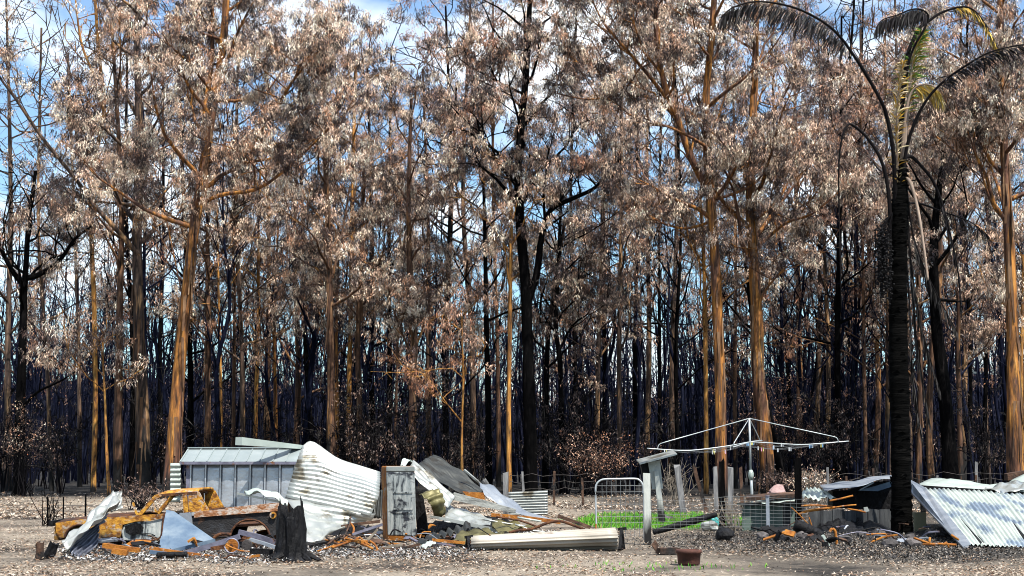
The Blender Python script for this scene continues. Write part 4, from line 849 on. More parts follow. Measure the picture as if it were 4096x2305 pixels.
    rl = MB(); q = pxs([(776, 2048), (1122, 2014), (1124, 2044), (776, 2071)], d-.04); rl.prism(q, .09, far); rl.build('tray_rail', M['rail'], rt)
    rl = MB(); rl.prism([p + D2 for p in q], .09, (0, -1, 0)); rl.build('tray_rail', M['rail'], rt)
    mb = MB(); mb.prism([P(780, 2110, d)+Vector((0, .05, 0)), P(1120, 2090, d)+Vector((0, .05, 0)), P(1120, 2090, d)+D2, P(780, 2110, d)+D2], .04, (0, 0, -1)); mb.build('tray_floor', M['rust_dark'], rt)
    mb = MB(); mb.prism([P(1120, 2016, d)+Vector((0, .06, 0)), P(1120, 2016, d)+D2, P(1122, 2130, d)+D2, P(1122, 2130, d)+Vector((0, .06, 0))], .03, (1, 0, 0)); mb.build('tailgate', M['tray'], rt)
    mb = MB(); mb.disc(P(1092, 2061, d-.045), (0, 1, 0), .062, .03, 16); o = mb.build('fuel_cap', M['car_rust'], rt)
    mb = MB(); mb.disc(P(1092, 2061, d-.065), (0, 1, 0), .03, .02, 10); mb.build('cap_knob', M['char_rough'], o)
    for nm, cx, cy in (('wheel', 318, 2178), ('wheel', 1000, 2176)):
        for s in (0, 1):
            cc = P(cx, cy, d) + (D2*.9 if s else D2*.06); mb = MB(); mb.disc(cc, (0, 1, 0), .19, .16, 20); wv = mb.build(nm, M['rust_dark'], rt)
            mb = MB(); mb.disc(cc - Vector((0, .085, 0)), (0, 1, 0), .12, .03, 16); mb.disc(cc - Vector((0, .11, 0)), (0, 1, 0), .05, .04, 10); mb.build('rim', M['car_rust'], wv)
    for cx, rr in ((1000, 82), (318, 61)):
        mb = MB(); q = smooth_path(pxs(arc(cx, 2160, rr, 12, 168), d-.02), 1); mb.tube(q, .02, 6); mb.build('arch_lip', M['rust_dark'], rt)
    pl('torn_inner_panel', [(720, 2052), (765, 2052), (772, 2100), (748, 2140), (705, 2100)], M['zinc_blue'], .02, -.03, False)
    mb = MB(); mb.beam(P(662, 2050, d-.05), P(655, 2172, d-.05), .035, .05); mb.build('door_edge', M['rust_dark'], rt)
    mb = MB(); mb.box(P(450, 2110, d) + D2*.5 + Vector((0, 0, -.05)), .6, .7, .35); mb.build('engine_block', M['char_rough'], rt)
    mb = MB(); mb.beam(P(230, 2168, d)+D2*.3, P(1120, 2160, d)+D2*.3, .1, .12); mb.beam(P(230, 2168, d)+D2*.7, P(1120, 2160, d)+D2*.7, .1, .12); mb.build('chassis_rail', M['rust_dark'], rt)
ute()

# ================================================================== LEFT WRECKAGE
M['zinc_shade'] = pmat('shaded_blue_grey_sheet', [(0.3, (0.05, 0.055, 0.075)), (0.55, (0.11, 0.12, 0.155)), (0.75, (0.22, 0.23, 0.27))], 2.2, (1, 1, 1), 0.45, 0.4, 0.2, 10, spec=0.5)  # darker zinc: shade on the lower fold put into the colour
sheet('crumpled_sheet', [[(458, 1968, 25.5), (400, 2028, 25.3), (332, 2098, 24.9), (250, 2174, 24.2)], [(484, 2018, 24.9), (420, 2066, 24.7), (352, 2120, 24.4), (262, 2194, 23.8)]], 3, M['galv'],
      'long white torn strip of tin jutting up at the front of the ute', dent=.05, amp=.03, seed=21)
sheet('crumpled_sheet', [[(432, 2052, 25.4), (392, 2092, 25.2), (335, 2136, 24.9), (266, 2192, 24.3)], [(400, 2100, 25.25), (374, 2138, 25.05), (330, 2175, 24.75), (284, 2214, 24.1)], [(394, 2158, 25.1), (378, 2190, 24.85), (350, 2216, 24.5), (318, 2240, 23.8)]], 6, M['zinc_shade'],
      'blue-grey ribbed sheet crumpled under the white torn strip', dent=.04, amp=.03, seed=22)
sheet('bent_sheet', [[(462, 1968, 25.7), (475, 1972, 25.8)], [(448, 2010, 25.5), (492, 2025, 25.6)], [(440, 2048, 25.4), (472, 2040, 25.5)]], 0, M['galv'], 'torn white tin flap at the top of the crumpled sheet', dent=.06, seed=22)
mb = MB(); mb.prism(pxs([(665, 2040, 26.2), (697, 2046, 26.15), (770, 2100, 25.8), (858, 2158, 25.3), (770, 2178, 25.1), (682, 2200, 24.9), (634, 2197, 25.0)], 25.5), .02)
o = single('blue_tin_sheet', mb, M['panel_blue'], 'faded blue three-cornered metal panel leaning on the ute', 'metal panel')
bar('panel_fold', [(690, 2204), (780, 2182), (860, 2162)], 24.85, .05, .06, M['panel_blue'], 'dark blue channel lying along the foot of the blue panel', 'channel')
L = [('steel_channel', [(738, 2214), (850, 2182), (958, 2146)], 24.6, .10, .09, 'lavender', 'long purple-grey steel channel rising toward the stump'),
     ('steel_channel', [(955, 2128), (1030, 2146), (1102, 2168)], 25.2, .10, .08, 'lavender', 'purple-grey channel sloping down to the stump'),
     ('steel_plate', [(1000, 2158), (1050, 2172), (1104, 2190)], 24.6, .16, .05, 'zinc_blue', 'pale lavender plate lying beside the stump'),
     ('rusty_beam', [(600, 2192), (700, 2208), (868, 2230)], 24.0, .07, .05, 'rust', 'long thin rusty beam lying along the ash'),
     ('rusty_channel', [(412, 2182), (480, 2192), (560, 2202)], 24.4, .10, .08, 'rust', 'short thick rusty channel before the ute cab'),
     ('rusty_box', [(450, 2204), (510, 2212)], 24.0, .12, .09, 'rust', 'bright orange rusty box below the thick channel'),
     ('steel_strip', [(600, 2208), (752, 2226)], 23.6, .05, .06, 'panel_blue', 'blue strip lying under the long rusty beam'),
     ('rusty_plate', [(845, 2196), (905, 2186)], 24.3, .10, .07, 'rust_dark', 'dark rusty plate left of the pulley wheel'),
     ('burnt_bar', [(985, 2232), (1010, 2226), (1040, 2223)], 23.2, .04, .04, 'rust', 'stubby orange rusty bolt on the ash'),
     ('burnt_beam', [(1000, 2205), (1050, 2206), (1092, 2210)], 23.6, .08, .09, 'char_rough', 'short black beam left of the stump')]
for n_, pts, d, w_, h_, m_, lb_ in L: bar(n_, pts, d, w_, h_, M[m_], lb_)
pipe('black_pipe', [(628, 2222), (690, 2220), (748, 2218)], 23.5, .05, M['char_rough'], 'black round pipe lying on the pale ash')
pipe('bent_tube', [(655, 2052), (648, 2120), (640, 2150), (610, 2162), (560, 2160), (520, 2178)], 25.4, .016, M['rust_dark'], 'thin bent tube hanging before the ute door')
pipe('bent_rod', [(905, 2180), (940, 2196), (980, 2206), (1090, 2210)], 23.9, .014, M['rust'], 'thin rod curving right from the pulley wheel')
pipe('hook_rod', [(920, 2255), (908, 2240), (910, 2226), (925, 2222), (980, 2228)], 23.0, .014, M['rust_dark'], 'hooked rod on the ash near the stump')
mb = MB(); c = P(928, 2183, 24.2); mb.disc(c, (0.1, 1, .05), .115, .07, 24); rt = single('pulley_wheel', mb, M['rust'], 'rusty round pulley wheel standing in the wreckage', 'wheel')
mb = MB(); mb.disc(c-Vector((0, .05, 0)), (0.1, 1, .05), .03, .06, 12); mb.build('hub', M['rust_dark'], rt)
mb = MB(); q = [c + Vector((math.cos(a_)*.118, -.03, math.sin(a_)*.118)) for a_ in np.linspace(0, 2*math.pi, 25)]; mb.tube(q, .014, 6, False); mb.build('rim', M['lavender'], rt)
mb = MB(); mb.disc(P(988, 2180, 24.5), (.05, 1, .1), .09, .05, 20); single('gear_wheel', mb, M['stone'], 'grey gear wheel beside the rusty pulley', 'wheel')
mb = MB(); q = smooth_path(pxs([(848, 2172), (858, 2150), (880, 2138), (905, 2136), (925, 2140)], 25.4), 4); mb.tube(q, .03, 7); single('wheel_arc', mb, M['rust_dark'], 'curved piece of rusty wheel behind the pulley', 'scrap', smooth=True)
sheet('bent_gutter', [[(974, 1966, 25.4), (1035, 1958, 25.4), (1105, 1972, 25.2), (1152, 2002, 25.0)], [(985, 1976, 25.1), (1040, 1975, 25.0), (1100, 2000, 24.9), (1150, 2022, 24.8)]], 0, M['mint'], 'bent pale gutter end sticking out above the stump', 'gutter', dent=.03)
mb = MB(); mb.beam(P(948, 1974, 25.2), P(1128, 2010, 25.0), .03, .035); single('gutter_rod', mb, M['galv'], 'thin straight rod under the bent gutter end', 'rod')

def stump():
    r = np.random.default_rng(3); c = G(1168, 2243); n = 40; rows = []
    prof = [(0, .34), (.05, .29), (.14, .255), (.3, .235), (.5, .225), (.68, .215), (.82, .19)]
    jag = np.interp(np.arange(n), np.linspace(0, n, 14), r.uniform(-.10, .12, 14)); ph = r.uniform(0, 6, 4)
    for z, rad in prof:
        ring = []
        for i in range(n):
            a = 2*math.pi*i/n; rr = rad*(1 + .07*math.sin(3*a+ph[0]+z*2) + .06*math.sin(7*a+ph[1]) + r.normal(0, .045))
            zz = z + (jag[i] + .07*math.sin(2*a+2.6) if z > .75 else 0)*1.0
            ring.append((c.x + math.cos(a)*rr - .035*z, c.y + math.sin(a)*rr, zz))
        rows.append(ring)
    inner = [(c.x + (p[0]-c.x)*.62, c.y + (p[1]-c.y)*.62, p[2]-.06+r.normal(0, .03)) for p in rows[-1]]; rows.append(inner)
    rows.append([(c.x + (p[0]-c.x)*.3, c.y+(p[1]-c.y)*.3, .5) for p in inner])
    mb = MB(); V = [p for R in rows for p in R]; F = [(j*n+i, j*n+(i+1) % n, (j+1)*n+(i+1) % n, (j+1)*n+i) for j in range(len(rows)-1) for i in range(n)]
    F.append(tuple((len(rows)-1)*n+i for i in range(n))); mb.add(V, F)
    rt = single('charred_stump', mb, M['char_rough'], 'thick black charred tree stump before the shed', 'stump')
    for i in range(7):
        a = r.uniform(0, 6.28); s = MB(); p0 = c + Vector((math.cos(a)*.2-.03, math.sin(a)*.2, .72)); s.beam(p0, p0 + Vector((r.normal(0, .03)-.02, 0, r.uniform(.15, .32))), .06, .05, w1=.012, h1=.012); s.build('splinter', M['char_rough'], rt)
    for i in range(8):
        a = i*.8; s = MB(); p0 = c + Vector((math.cos(a)*.22, math.sin(a)*.22, .1)); s.tube([p0, p0+Vector((math.cos(a)*.14, math.sin(a)*.14, -.06)), p0+Vector((math.cos(a)*.3, math.sin(a)*.3, -.13))], [.07, .05, .02], 6); s.build('root', M['char_rough'], rt)
stump()
heap('ash_shade_heap', 250, 1110, 2188, .20, M['char_rough'], 'long black heap of burnt scrap along the ute', 9)
def twisted_scrap(n, x0, x1, y0, y1, group, label, seed):
    r = np.random.default_rng(seed)
    for i in range(n):
        c0 = G(r.uniform(x0, x1), r.uniform(y0, y1), r.uniform(.02, .2)); a = r.uniform(0, 3.14); L_ = r.uniform(.2, .75); mb = MB()
        dv = Vector((math.cos(a), math.sin(a)*.6, r.normal(0, .3))); q = [c0 - dv*L_/2, c0 + Vector((r.normal(0, .06), r.normal(0, .06), r.uniform(0, .1))), c0 + dv*L_/2]
        for p in q: p.z = max(p.z, .015)
        if i % 3: mb.tube(smooth_path(q, 4), r.uniform(.008, .02), 5)
        else:
            for u_, v_ in zip(q[:-1], q[1:]): mb.beam(u_, v_, r.uniform(.04, .14), r.uniform(.01, .04), up=(r.normal(0, .5), -.5, 1))
        single('scrap_piece', mb, M[['char_rough', 'rust_dark', 'lavender', 'rust', 'burnt_timber', 'zinc_blue', 'char_rough'][int(r.integers(0, 7))]], label, 'scrap', group)
twisted_scrap(64, 380, 1090, 2150, 2226, 'twisted scrap strewn along the ute', 'small twisted scrap piece lying along the burnt ute', 91)
twisted_scrap(46, 1240, 2080, 2140, 2200, 'twisted scrap strewn round the fridge', 'small twisted scrap piece near the fridge and white sheets', 92)
twisted_scrap(40, 2950, 3850, 2130, 2195, 'twisted scrap strewn before the board wall', 'small twisted scrap piece in the dark rubble by the palm', 93)
def small_stump(px, py, w_, h_, lean, m, label):
    r = np.random.default_rng(int(px)); c = G(px, py); mb = MB(); n = 12; V = []
    for j, z in enumerate((0, .3, .7, 1.0)):
        for i in range(n):
            a = 2*math.pi*i/n; rr = w_/2*(1.15-.15*z)*(1+r.normal(0, .08)); V.append((c.x+math.cos(a)*rr+lean*z*h_, c.y+math.sin(a)*rr, z*h_ + (r.normal(0, .04) if j == 3 else 0)))
    mb.add(V, [(j*n+i, j*n+(i+1) % n, (j+1)*n+(i+1) % n, (j+1)*n+i) for j in range(3) for i in range(n)] + [tuple(3*n+i for i in range(n))])
    single('short_stump', mb, m, label, 'stump')
small_stump(158, 2238, .13, .25, 0, M['burnt_timber'], 'small brown post stump at the far left front')
small_stump(192, 2234, .17, .24, .4, M['char_rough'], 'leaning black stump beside the small brown one')
small_stump(228, 2150, .12, .3, .2, M['char_rough'], 'black stub standing at the nose of the ute')

# ================================================================== POSTS, GATE, BOX
def post(name, x0, y0, x1, y1, wpx, d, m, label, ht_to_ground=True, dep=None, group=None, cat='post'):
    """post from its top (x0,y0) to its foot (x1,y1)"""
    top = P(x0, y0, d); ft = P(x1, y1, d)
    if ht_to_ground: f = (ft-top); ft = top + f*((top.z+.1)/max(top.z-ft.z, .01))
    w_ = wpx/ppm(d); mb = MB(); r = np.random.default_rng(int(x0))
    n = 6; pts = [top.lerp(ft, i/(n-1)) for i in range(n)]; V = []; dp = dep or w_*.8
    for i, p in enumerate(pts):
        for sx, sy in ((-1, -1), (1, -1), (1, 1), (-1, 1)):
            V.append((p.x + sx*w_/2*(1+r.normal(0, .05)), p.y + sy*dp/2*(1+r.normal(0, .05)), p.z + (r.normal(0, .03) if i == 0 else 0)))
    F = [(j*4+i, j*4+(i+1) % 4, (j+1)*4+(i+1) % 4, (j+1)*4+i) for j in range(n-1) for i in range(4)] + [(3, 2, 1, 0), tuple(4*(n-1)+i for i in range(4))]
    mb.add(V, F); return single(name, mb, m, label, cat, group)
post('timber_post', 2023, 1890, 2023, 2010, 21, 42, M['post_grey'], 'weathered timber post beside the upright ribbed panel')
post('gate_post', 2586, 1893, 2592, 2180, 26, 28.0, M['post_white'], 'white gate post, charred black at its foot')
ROW = 'old timber posts in a row behind the grass'
post('timber_post', 2708, 1866, 2733, 2050, 23, 43, M['post_grey'], 'pale leaning post, second right of the white box', group=ROW)
post('timber_post', 2776, 1872, 2815, 2010, 14, 45, M['burnt_timber'], 'thin dark post leaning hard to one side', group=ROW)
post('timber_post', 2860, 1868, 2864, 1995, 16, 46, M['post_grey'], 'narrow grey post before the massive brown gum', group=ROW)
post('timber_post', 2922, 1868, 2922, 1995, 20, 45, M['post_grey'], 'pale straight post nearest the clothes line mast', group=ROW)
post('timber_post', 2962, 1872, 2966, 1960, 12, 50, M['burnt_timber'], 'slim dark post just before the clothes line mast', group=ROW)
post('charred_post', 2886, 1850, 2890, 2120, 22, 33.5, M['char'], 'black charred post behind the wire mesh fence')
post('charred_post', 3191, 1838, 3194, 2110, 24, 32.6, M['char'], 'tall black charred post at the end of the mesh fence')
post('timber_post', 3310, 1870, 3312, 1960, 9, 55, M['post_grey'], 'thin grey post behind the dry brush heap')
post('timber_post', 3905, 1850, 3905, 1990, 10, 60, M['post_grey'], 'far thin post behind the collapsed roof')
post('iron_picket', 190, 1985, 192, 2110, 6, 36, M['char'], 'black iron picket left of the ute, leaning bush beside it')
post('iron_picket', 254, 1985, 253, 2062, 5, 40, M['char'], 'short black iron picket behind the ute nose')
post('iron_picket', 343, 1978, 342, 2060, 6, 41, M['char'], 'black iron picket behind the ute bonnet')

def gate():
    d = 29.6; c = P(2480, 2150, d); rt = root('mesh_gate', (c.x, d, 0), 'steel tube gate with round corners and wire mesh', 'gate')
    mb = MB(); q = smooth_path(pxs([(2386, 2152), (2384, 2050), (2382, 1965), (2386, 1938), (2402, 1922), (2425, 1917), (2480, 1916), (2535, 1915), (2556, 1920), (2570, 1938), (2574, 1965), (2576, 2060), (2578, 2165)], d), 4)
    mb.tube(q, .019, 8); mb.build('frame', M['white_steel'], rt, True)
    mb = MB(); xs = np.linspace(2408, 2556, 9)
    for x in xs: mb.tube([P(x, 1921 if 2420 < x < 2540 else 1932, d), P(x+1.5, 2148, d)], 0.005, 4, False)
    for y in np.linspace(1944, 2142, 9): mb.tube([P(2384, y, d), P(2575, y-1, d)], .005, 4, False)
    o = mb.build('wire_mesh', M['wire'], rt); o['kind'] = 'stuff'
    mb = MB(); mb.beam(P(2384, 2096, d-.03), P(2384, 2120, d-.03), .05, .03); mb.build('latch', M['rust'], rt)
    mb = MB(); mb.disc(P(2577, 1968, d), (0, 0, 1), .05, .05, 10); mb.build('hinge', M['white_steel'], rt)
gate()
def box_on_posts():
    d = 36.4; c = P(2640, 2095, d); rt = root('post_box_shelter', (c.x, d, 0), 'white box under a slanting tin roof on a post', 'box')
    mb = MB(); mb.prism(pxs([(2592, 1848), (2640, 1842), (2652, 1955), (2610, 1958)], d), .03); mb.build('front_board', M['post_white'], rt)
    mb = MB(); mb.prism(pxs([(2562, 1853), (2594, 1849), (2606, 1930), (2572, 1905)], d+.08), .3); mb.build('shaded_side_box', M['char_rough'], rt)  # charcoal colour stands in for shade on this side of the box
    a, b = P(2556, 1851, d-.1), P(2704, 1812, d-.1); D_ = Vector((0, .75, .0))
    mb = MB(); mb.prism([a-Vector((0, .25, .02)), b-Vector((0, .25, .02)), b+D_+Vector((0, 0, .08)), a+D_+Vector((0, 0, .08))], .03, (0, 0, -1)); mb.build('roof', M['galv'], rt)
    mb = MB(); q = pxs([(2618, 1884), (2634, 1884), (2664, 2097), (2636, 2097)], d-.12); mb.prism(q, .1, (0, 1, 0)); mb.build('leg', M['post_white'], rt)
box_on_posts()

# ================================================================== CLOTHES LINE
def hoist():
    d = 39.6; c = P(3006, 2075, d); rt = root('rotary_clothes_line', (c.x, d, 0), 'bent rotary clothes line of pale tube, small pegs still on it', 'clothes line')
    mb = MB(); q = pxs([(3011, 2075), (3007, 1960), (3003, 1890)], d); q[0].z = -.1; mb.tube(q, .038, 10); mb.build('mast', M['white_steel'], rt, True)
    mb = MB(); q = pxs([(3003, 1890), (3000, 1770), (2997, 1674)], d); mb.tube(q, .028, 10); mb.build('mast', M['white_steel'], rt, True)
    mb = MB(); mb.tube(pxs([(3004, 1920), (3004, 1905), (3004, 1893), (3003, 1880)], d), [.05, .075, .075, .045], 12); o = mb.build('winder', M['mint'], rt, True)
    top = P(2997, 1674, d); hub = P(3000, 1768, d)
    L_ = [hub] + pxs([(2900, 1786, d-.3), (2755, 1803, d-.6), (2660, 1799, d-.8), (2588, 1794, d-.9)], d)
    R_ = [hub] + pxs([(3090, 1773, d+.3), (3205, 1779, d+.6), (3300, 1773, d+.8), (3395, 1765, d+.9)], d)
    F_ = [hub] + pxs([(2968, 1778, d-1.4), (2934, 1789, d-2.7)], d); B_ = [hub] + pxs([(3020, 1765, d+1.5), (3048, 1762, d+2.7)], d)
    arms = [smooth_path(x, 4) for x in (L_, F_, R_, B_)]
    for a in arms: mb = MB(); mb.tube(a, .015, 7); mb.build('arm', M['white_steel'], rt, True)
    for st in ([top] + pxs([(2660, 1769), (2637, 1778), (2630, 1796)], d-.8), [top] + pxs([(3330, 1746), (3347, 1752), (3354, 1768)], d+.85), [top] + pxs([(2936, 1772), (2934, 1788)], d-2.6), [top] + pxs([(3034, 1748), (3038, 1762)], d+2.3)):
        mb = MB(); mb.tube([st[0]] + smooth_path(st[1:], 3), .013, 6); mb.build('stay', M['white_steel'], rt, True)
    r = np.random.default_rng(6); pegs = []
    for f in (.4, .55, .7, .82, .93):
        pp = [a[int(f*(len(a)-1))] for a in arms]
        for i in range(4):
            a, b = pp[i], pp[(i+1) % 4]; mid = (a+b)/2 - Vector((0, 0, .10+.05*r.random())); mb = MB()
            q = smooth_path([a, mid, b], 6); mb.tube(q, .0026, 4, False); o = mb.build('line_wire', M['wire'], rt)
            pegs += [q[int(k)] for k in r.integers(1, 11, 1)]
    cols = [('white', (.55, .58, .6)), ('blue', (.15, .3, .5)), ('pink', (.5, .2, .32)), ('grey', (.3, .32, .35)), ('yellow', (.45, .42, .15))]
    pm = {k: pmat('peg_'+k, [(0.3, v), (0.7, v)], 2, rough=.6) for k, v in cols}
    for i, p in enumerate(pegs):
        for j in range(int(r.integers(1, 3))):
            mb = MB(); mb.beam(p + Vector((j*.05, 0, .02)), p + Vector((j*.05, 0, -.08)), .022, .03, up=(0, 1, 0)); mb.build('peg', list(pm.values())[int(r.choice([0, 0, 1, 2, 3, 4]))], rt)
hoist()

# ================================================================== WIRE MESH FENCE
def mesh_fence():
    d0, d1 = 30.6, 32.2; n = 28; rt = root('wire_mesh_fence', (P(2920, 2120, 31.4).x, 31.4, 0), 'low square wire mesh fence right of the gate post', 'fence')
    r = np.random.default_rng(2); mb = MB()
    def at(f, y): return P(2606 + f*626, y + 3*math.sin(f*9), d0+(d1-d0)*f)
    for k in range(9):
        y = 2000 + k*14 if k else 1996
        mb.tube([at(f, y + (6*math.sin(f*6+1) if k < 3 else 0) - 3*f) for f in np.linspace(0, 1, 18)], .0036, 4, False)
    for f in np.linspace(0, 1, n): mb.tube([at(f, 1994 + 6*math.sin(f*6+1)*1.0), at(f, 2060), at(f, 2116)], .0032, 4, False)
    o = mb.build('wire_mesh', M['wire'], rt); o['kind'] = 'stuff'
    mb = MB(); a = at(.74, 1984); b = at(.745, 2122); mb.beam(a, b, .075, .05, up=(0, 1, 0)); mb.build('fence_post', M['zinc_blue'], rt)
    mb = MB(); mb.disc(at(.74, 1983), (0, 0, 1), .05, .02, 10); mb.build('post_cap', M['lavender'], rt)
mesh_fence()
def green_panels():
    d = 33.6; rt = root('panel_enclosure', (P(3090, 2130, d).x, d, 0), 'low enclosure of grey-green upright panels behind mesh fence', 'enclosure')
    xs = [2968, 3004, 3078, 3132, 3162, 3188, 3224]
    for i in range(6):
        mb = MB(); mb.prism(pxs([(xs[i]+1, 2018-i), (xs[i+1]-1, 2016-i), (xs[i+1]-1, 2128), (xs[i]+1, 2129)], d + (.06 if i % 2 else 0)), .05, (0, 1, 0)); mb.build('panel', M['green_grey'] if i not in (3, 5) else M['grey_boards'], rt)
    mb = MB(); mb.prism(pxs([(2968, 2016), (3224, 2010), (3224, 2018), (2968, 2024)], d-.05), .8, (0, 1, .0)); mb.build('top_rail', M['dark_sheet'], rt)
green_panels()
mb = MB(); mb.prism([P(2984, 1980, 34), P(3182, 1966, 34), P(3184, 1976, 33.4), P(2986, 1992, 33.4)], .08); single('roof_plank', mb, M['burnt_timber'], 'long dark plank lying over the grey-green enclosure', 'plank')
sheet('flat_sheet', [[(3020, 2004, 34.2), (3110, 1992, 34.2), (3190, 1982, 34.2)], [(3050, 2014, 33.2), (3120, 2010, 33.2), (3200, 2000, 33.2)]], 0, M['mint'], 'pale tin strip under the long dark plank')
sheet('corrugated_sheet', [[(3206, 1962, 35), (3250, 1954, 35.3), (3300, 1958, 35.3)], [(3212, 1996, 33.6), (3275, 1994, 33.6), (3346, 1994, 33.6)]], 6, M['mint'], 'small white ribbed sheet right of the tall charred post', along='v', seed=30, dent=.03)
def brush(name, px, py, wpx, hpx, d, n, m, label, seed, pal=None):
    r = np.random.default_rng(seed); c = P(px, py, d); c.z = 0; w_ = wpx/ppm(d); h_ = hpx/ppm(d); mb = MB()
    rt = root(name, tuple(c), label, 'bush'); cen = []
    for i in range(n):
        a = c + Vector((r.normal(0, w_*.12), r.normal(0, w_*.1), 0)); e = c + Vector((r.normal(0, w_*.33), r.normal(0, w_*.25), h_*r.uniform(.45, 1.05)))
        mid = a.lerp(e, .5) + Vector((r.normal(0, .07), r.normal(0, .07), .05)); mb.tube([a, mid, e], [.014, .009, .004], 4, False)
        for k in range(3):
            s = a.lerp(e, r.uniform(.55, 1)); t_ = s + Vector((r.normal(0, w_*.12), r.normal(0, w_*.1), r.uniform(.0, h_*.18))); mb.tube([s, t_], [.006, .003], 3, False); cen.append(tuple(t_))
    mb.build('stems', m, rt)
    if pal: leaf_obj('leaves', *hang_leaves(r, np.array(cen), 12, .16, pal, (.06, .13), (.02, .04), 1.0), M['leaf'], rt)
brush('twig_bush', 2925, 2125, 90, 125, 31.9, 26, M['twig'], 'pale tangled bare twigs caught behind the mesh fence', 41)
brush('dry_brush', 3255, 1975, 190, 130, 56, 46, M['twig'], 'dry pale brush heap behind the tall charred post', 42, PALE)
brush('scorched_shrub', 2390, 1880, 270, 230, 66, 110, M['sap'], 'round scorched brown shrub in front of the forest', 43, RUST)
brush('scorched_shrub', 3105, 1930, 150, 110, 62, 40, M['sap'], 'low scorched brush at the foot of the broad orange gum', 44, DARK)
brush('scorched_shrub', 3120, 1900, 330, 470, 76, 70, M['sap'], 'tall reddish scorched shrub between clothes line and palm', 45, RUST)
brush('scorched_shrub', 95, 1960, 250, 360, 66, 42, M['sap'], 'pinkish brown scorched shrub at the left picture edge', 46, PALE+RUST)
brush('dead_bush', 195, 2110, 130, 170, 36, 12, M['char'], 'bare black bush left of the ute', 47)
brush('dead_bush', 560, 2010, 180, 110, 48, 30, M['sap'], 'thin dead brush behind the ute windscreen', 48, DARK)
brush('dry_brush', 2700, 1990, 160, 190, 52, 26, M['twig'], 'thin bare brush behind the white box', 49)
def lump(name, pts, m, label, cat, seed=0, sq=(1, .8, .7)):
    """pts: list of (px, py foot, radius m)"""
    mb = MB(); r = np.random.default_rng(seed)
    for px, py, ra in pts:
        c = G(px, py); bm = bmesh.new(); bmesh.ops.create_icosphere(bm, subdivisions=2, radius=ra)
        f = 1 + r.normal(0, .12, len(bm.verts))
        V = [(c.x+v.co.x*sq[0]*f[i], c.y+v.co.y*sq[1]*f[i], max(c.z + (v.co.z*f[i]+ra*.75)*sq[2], -.03)) for i, v in enumerate(bm.verts)]
        mb.add(V, [tuple(q.index for q in p.verts) for p in bm.faces]); bm.free()
    return single(name, mb, m, label, cat)
o = lump('cloth_heap', [(3085, 2036, .18), (3112, 2036, .24)], M['pink'], 'pale pink heap behind the long dark plank', 'heap', 3, (1.2, .8, 1.9))

# ================================================================== RIGHT: tank wall, curved sheet, rust
def board_wall():
    d = 33.2; rt = root('low_board_wall', (P(3410, 2130, d).x, d, 0), 'low smoke-stained grey board wall left of the palm', 'wall'); xs = np.linspace(3236, 3566, 8); r = np.random.default_rng(5)
    for i in range(7):
        mb = MB(); mb.prism(pxs([(xs[i]+.8, 2040+r.normal(0, 3)), (xs[i+1]-.8, 2040+r.normal(0, 3)), (xs[i+1]-.8, 2134), (xs[i]+.8, 2134)], d + r.uniform(0, .05)), .06, (0, 1, 0)); mb.build('board', M['grey_boards'], rt)
board_wall()
mb = MB(); mb.prism(pxs([(3652, 2050), (3704, 2049), (3704, 2132), (3660, 2132)], 33.0), .06, (0, 1, 0)); single('cream_board', mb, M['cream'], 'cream board standing in the dark gap right of the palm', 'board')
sheet('curved_sheet', [[(3276, 1942, 36), (3350, 1932, 36.4), (3430, 1920, 36.8), (3500, 1906, 37), (3580, 1902, 37)], [(3300, 1960, 34), (3370, 1953, 34), (3440, 1944, 34), (3510, 1922, 34.2), (3585, 1912, 34.2)]], 0, M['zinc_blue'],
      'long curved blue-grey roof sheet sagging left of the palm', dent=.02, seed=31)
mb = MB(); mb.prism(pxs([(3330, 1966), (3400, 1962), (3450, 1952), (3510, 1930), (3570, 1925), (3572, 2042), (3480, 2042), (3330, 2030)], 35.2), .5); single('charred_shelter', mb, M['char_rough'], 'black burnt-out shelter under the curved roof sheet', 'shelter')
mb = MB(); mb.prism(pxs([(3432, 1963), (3500, 1945), (3575, 1922), (3575, 1945), (3510, 1965)], 34.6), .03); single('blue_flap', mb, M['panel_blue'], 'blue metal flap caught under the curved roof sheet', 'metal panel')
bar('pale_stick', [(3440, 1960), (3495, 1930)], 34.3, .03, .03, M['zinc_blue'], 'thin pale stick under the curved roof sheet', 'stick')
RP = [([(3194, 2059), (3225, 2046), (3280, 2038), (3342, 2030)], .03, 'bright orange rusty tube reaching over the board wall'), ([(3205, 2024), (3270, 2022), (3330, 2028)], .022, 'flat rusty tube above the bright orange one'),
      ([(3318, 2004), (3360, 1996), (3412, 1983)], .022, 'rusty bar slanting up under the curved sheet'), ([(3342, 2030), (3380, 2024), (3425, 2020)], .018, 'thin rusty rod level with the board wall top'),
      ([(3390, 2036), (3430, 2042), (3462, 2050)], .02, 'yellowish rusty rod near the white scrap'), ([(3165, 2030), (3200, 2062), (3252, 2118)], .012, 'thin diagonal rusty rod before the mesh end'),
      ([(3236, 2070), (3246, 2100), (3252, 2122)], .016, 'short upright rusty rod before the board wall')]
for i, (p_, ra, lb_) in enumerate(RP): pipe('rusty_tube', p_, 32.4 - i*.08, ra, M['rust'], lb_, 'tube', 3)
mb = MB(); mb.prism(pxs([(3456, 2030), (3470, 2028), (3478, 2045), (3458, 2050)], 32.4), .05); single('white_scrap', mb, M['galv'], 'white scrap on top of the board wall', 'scrap')
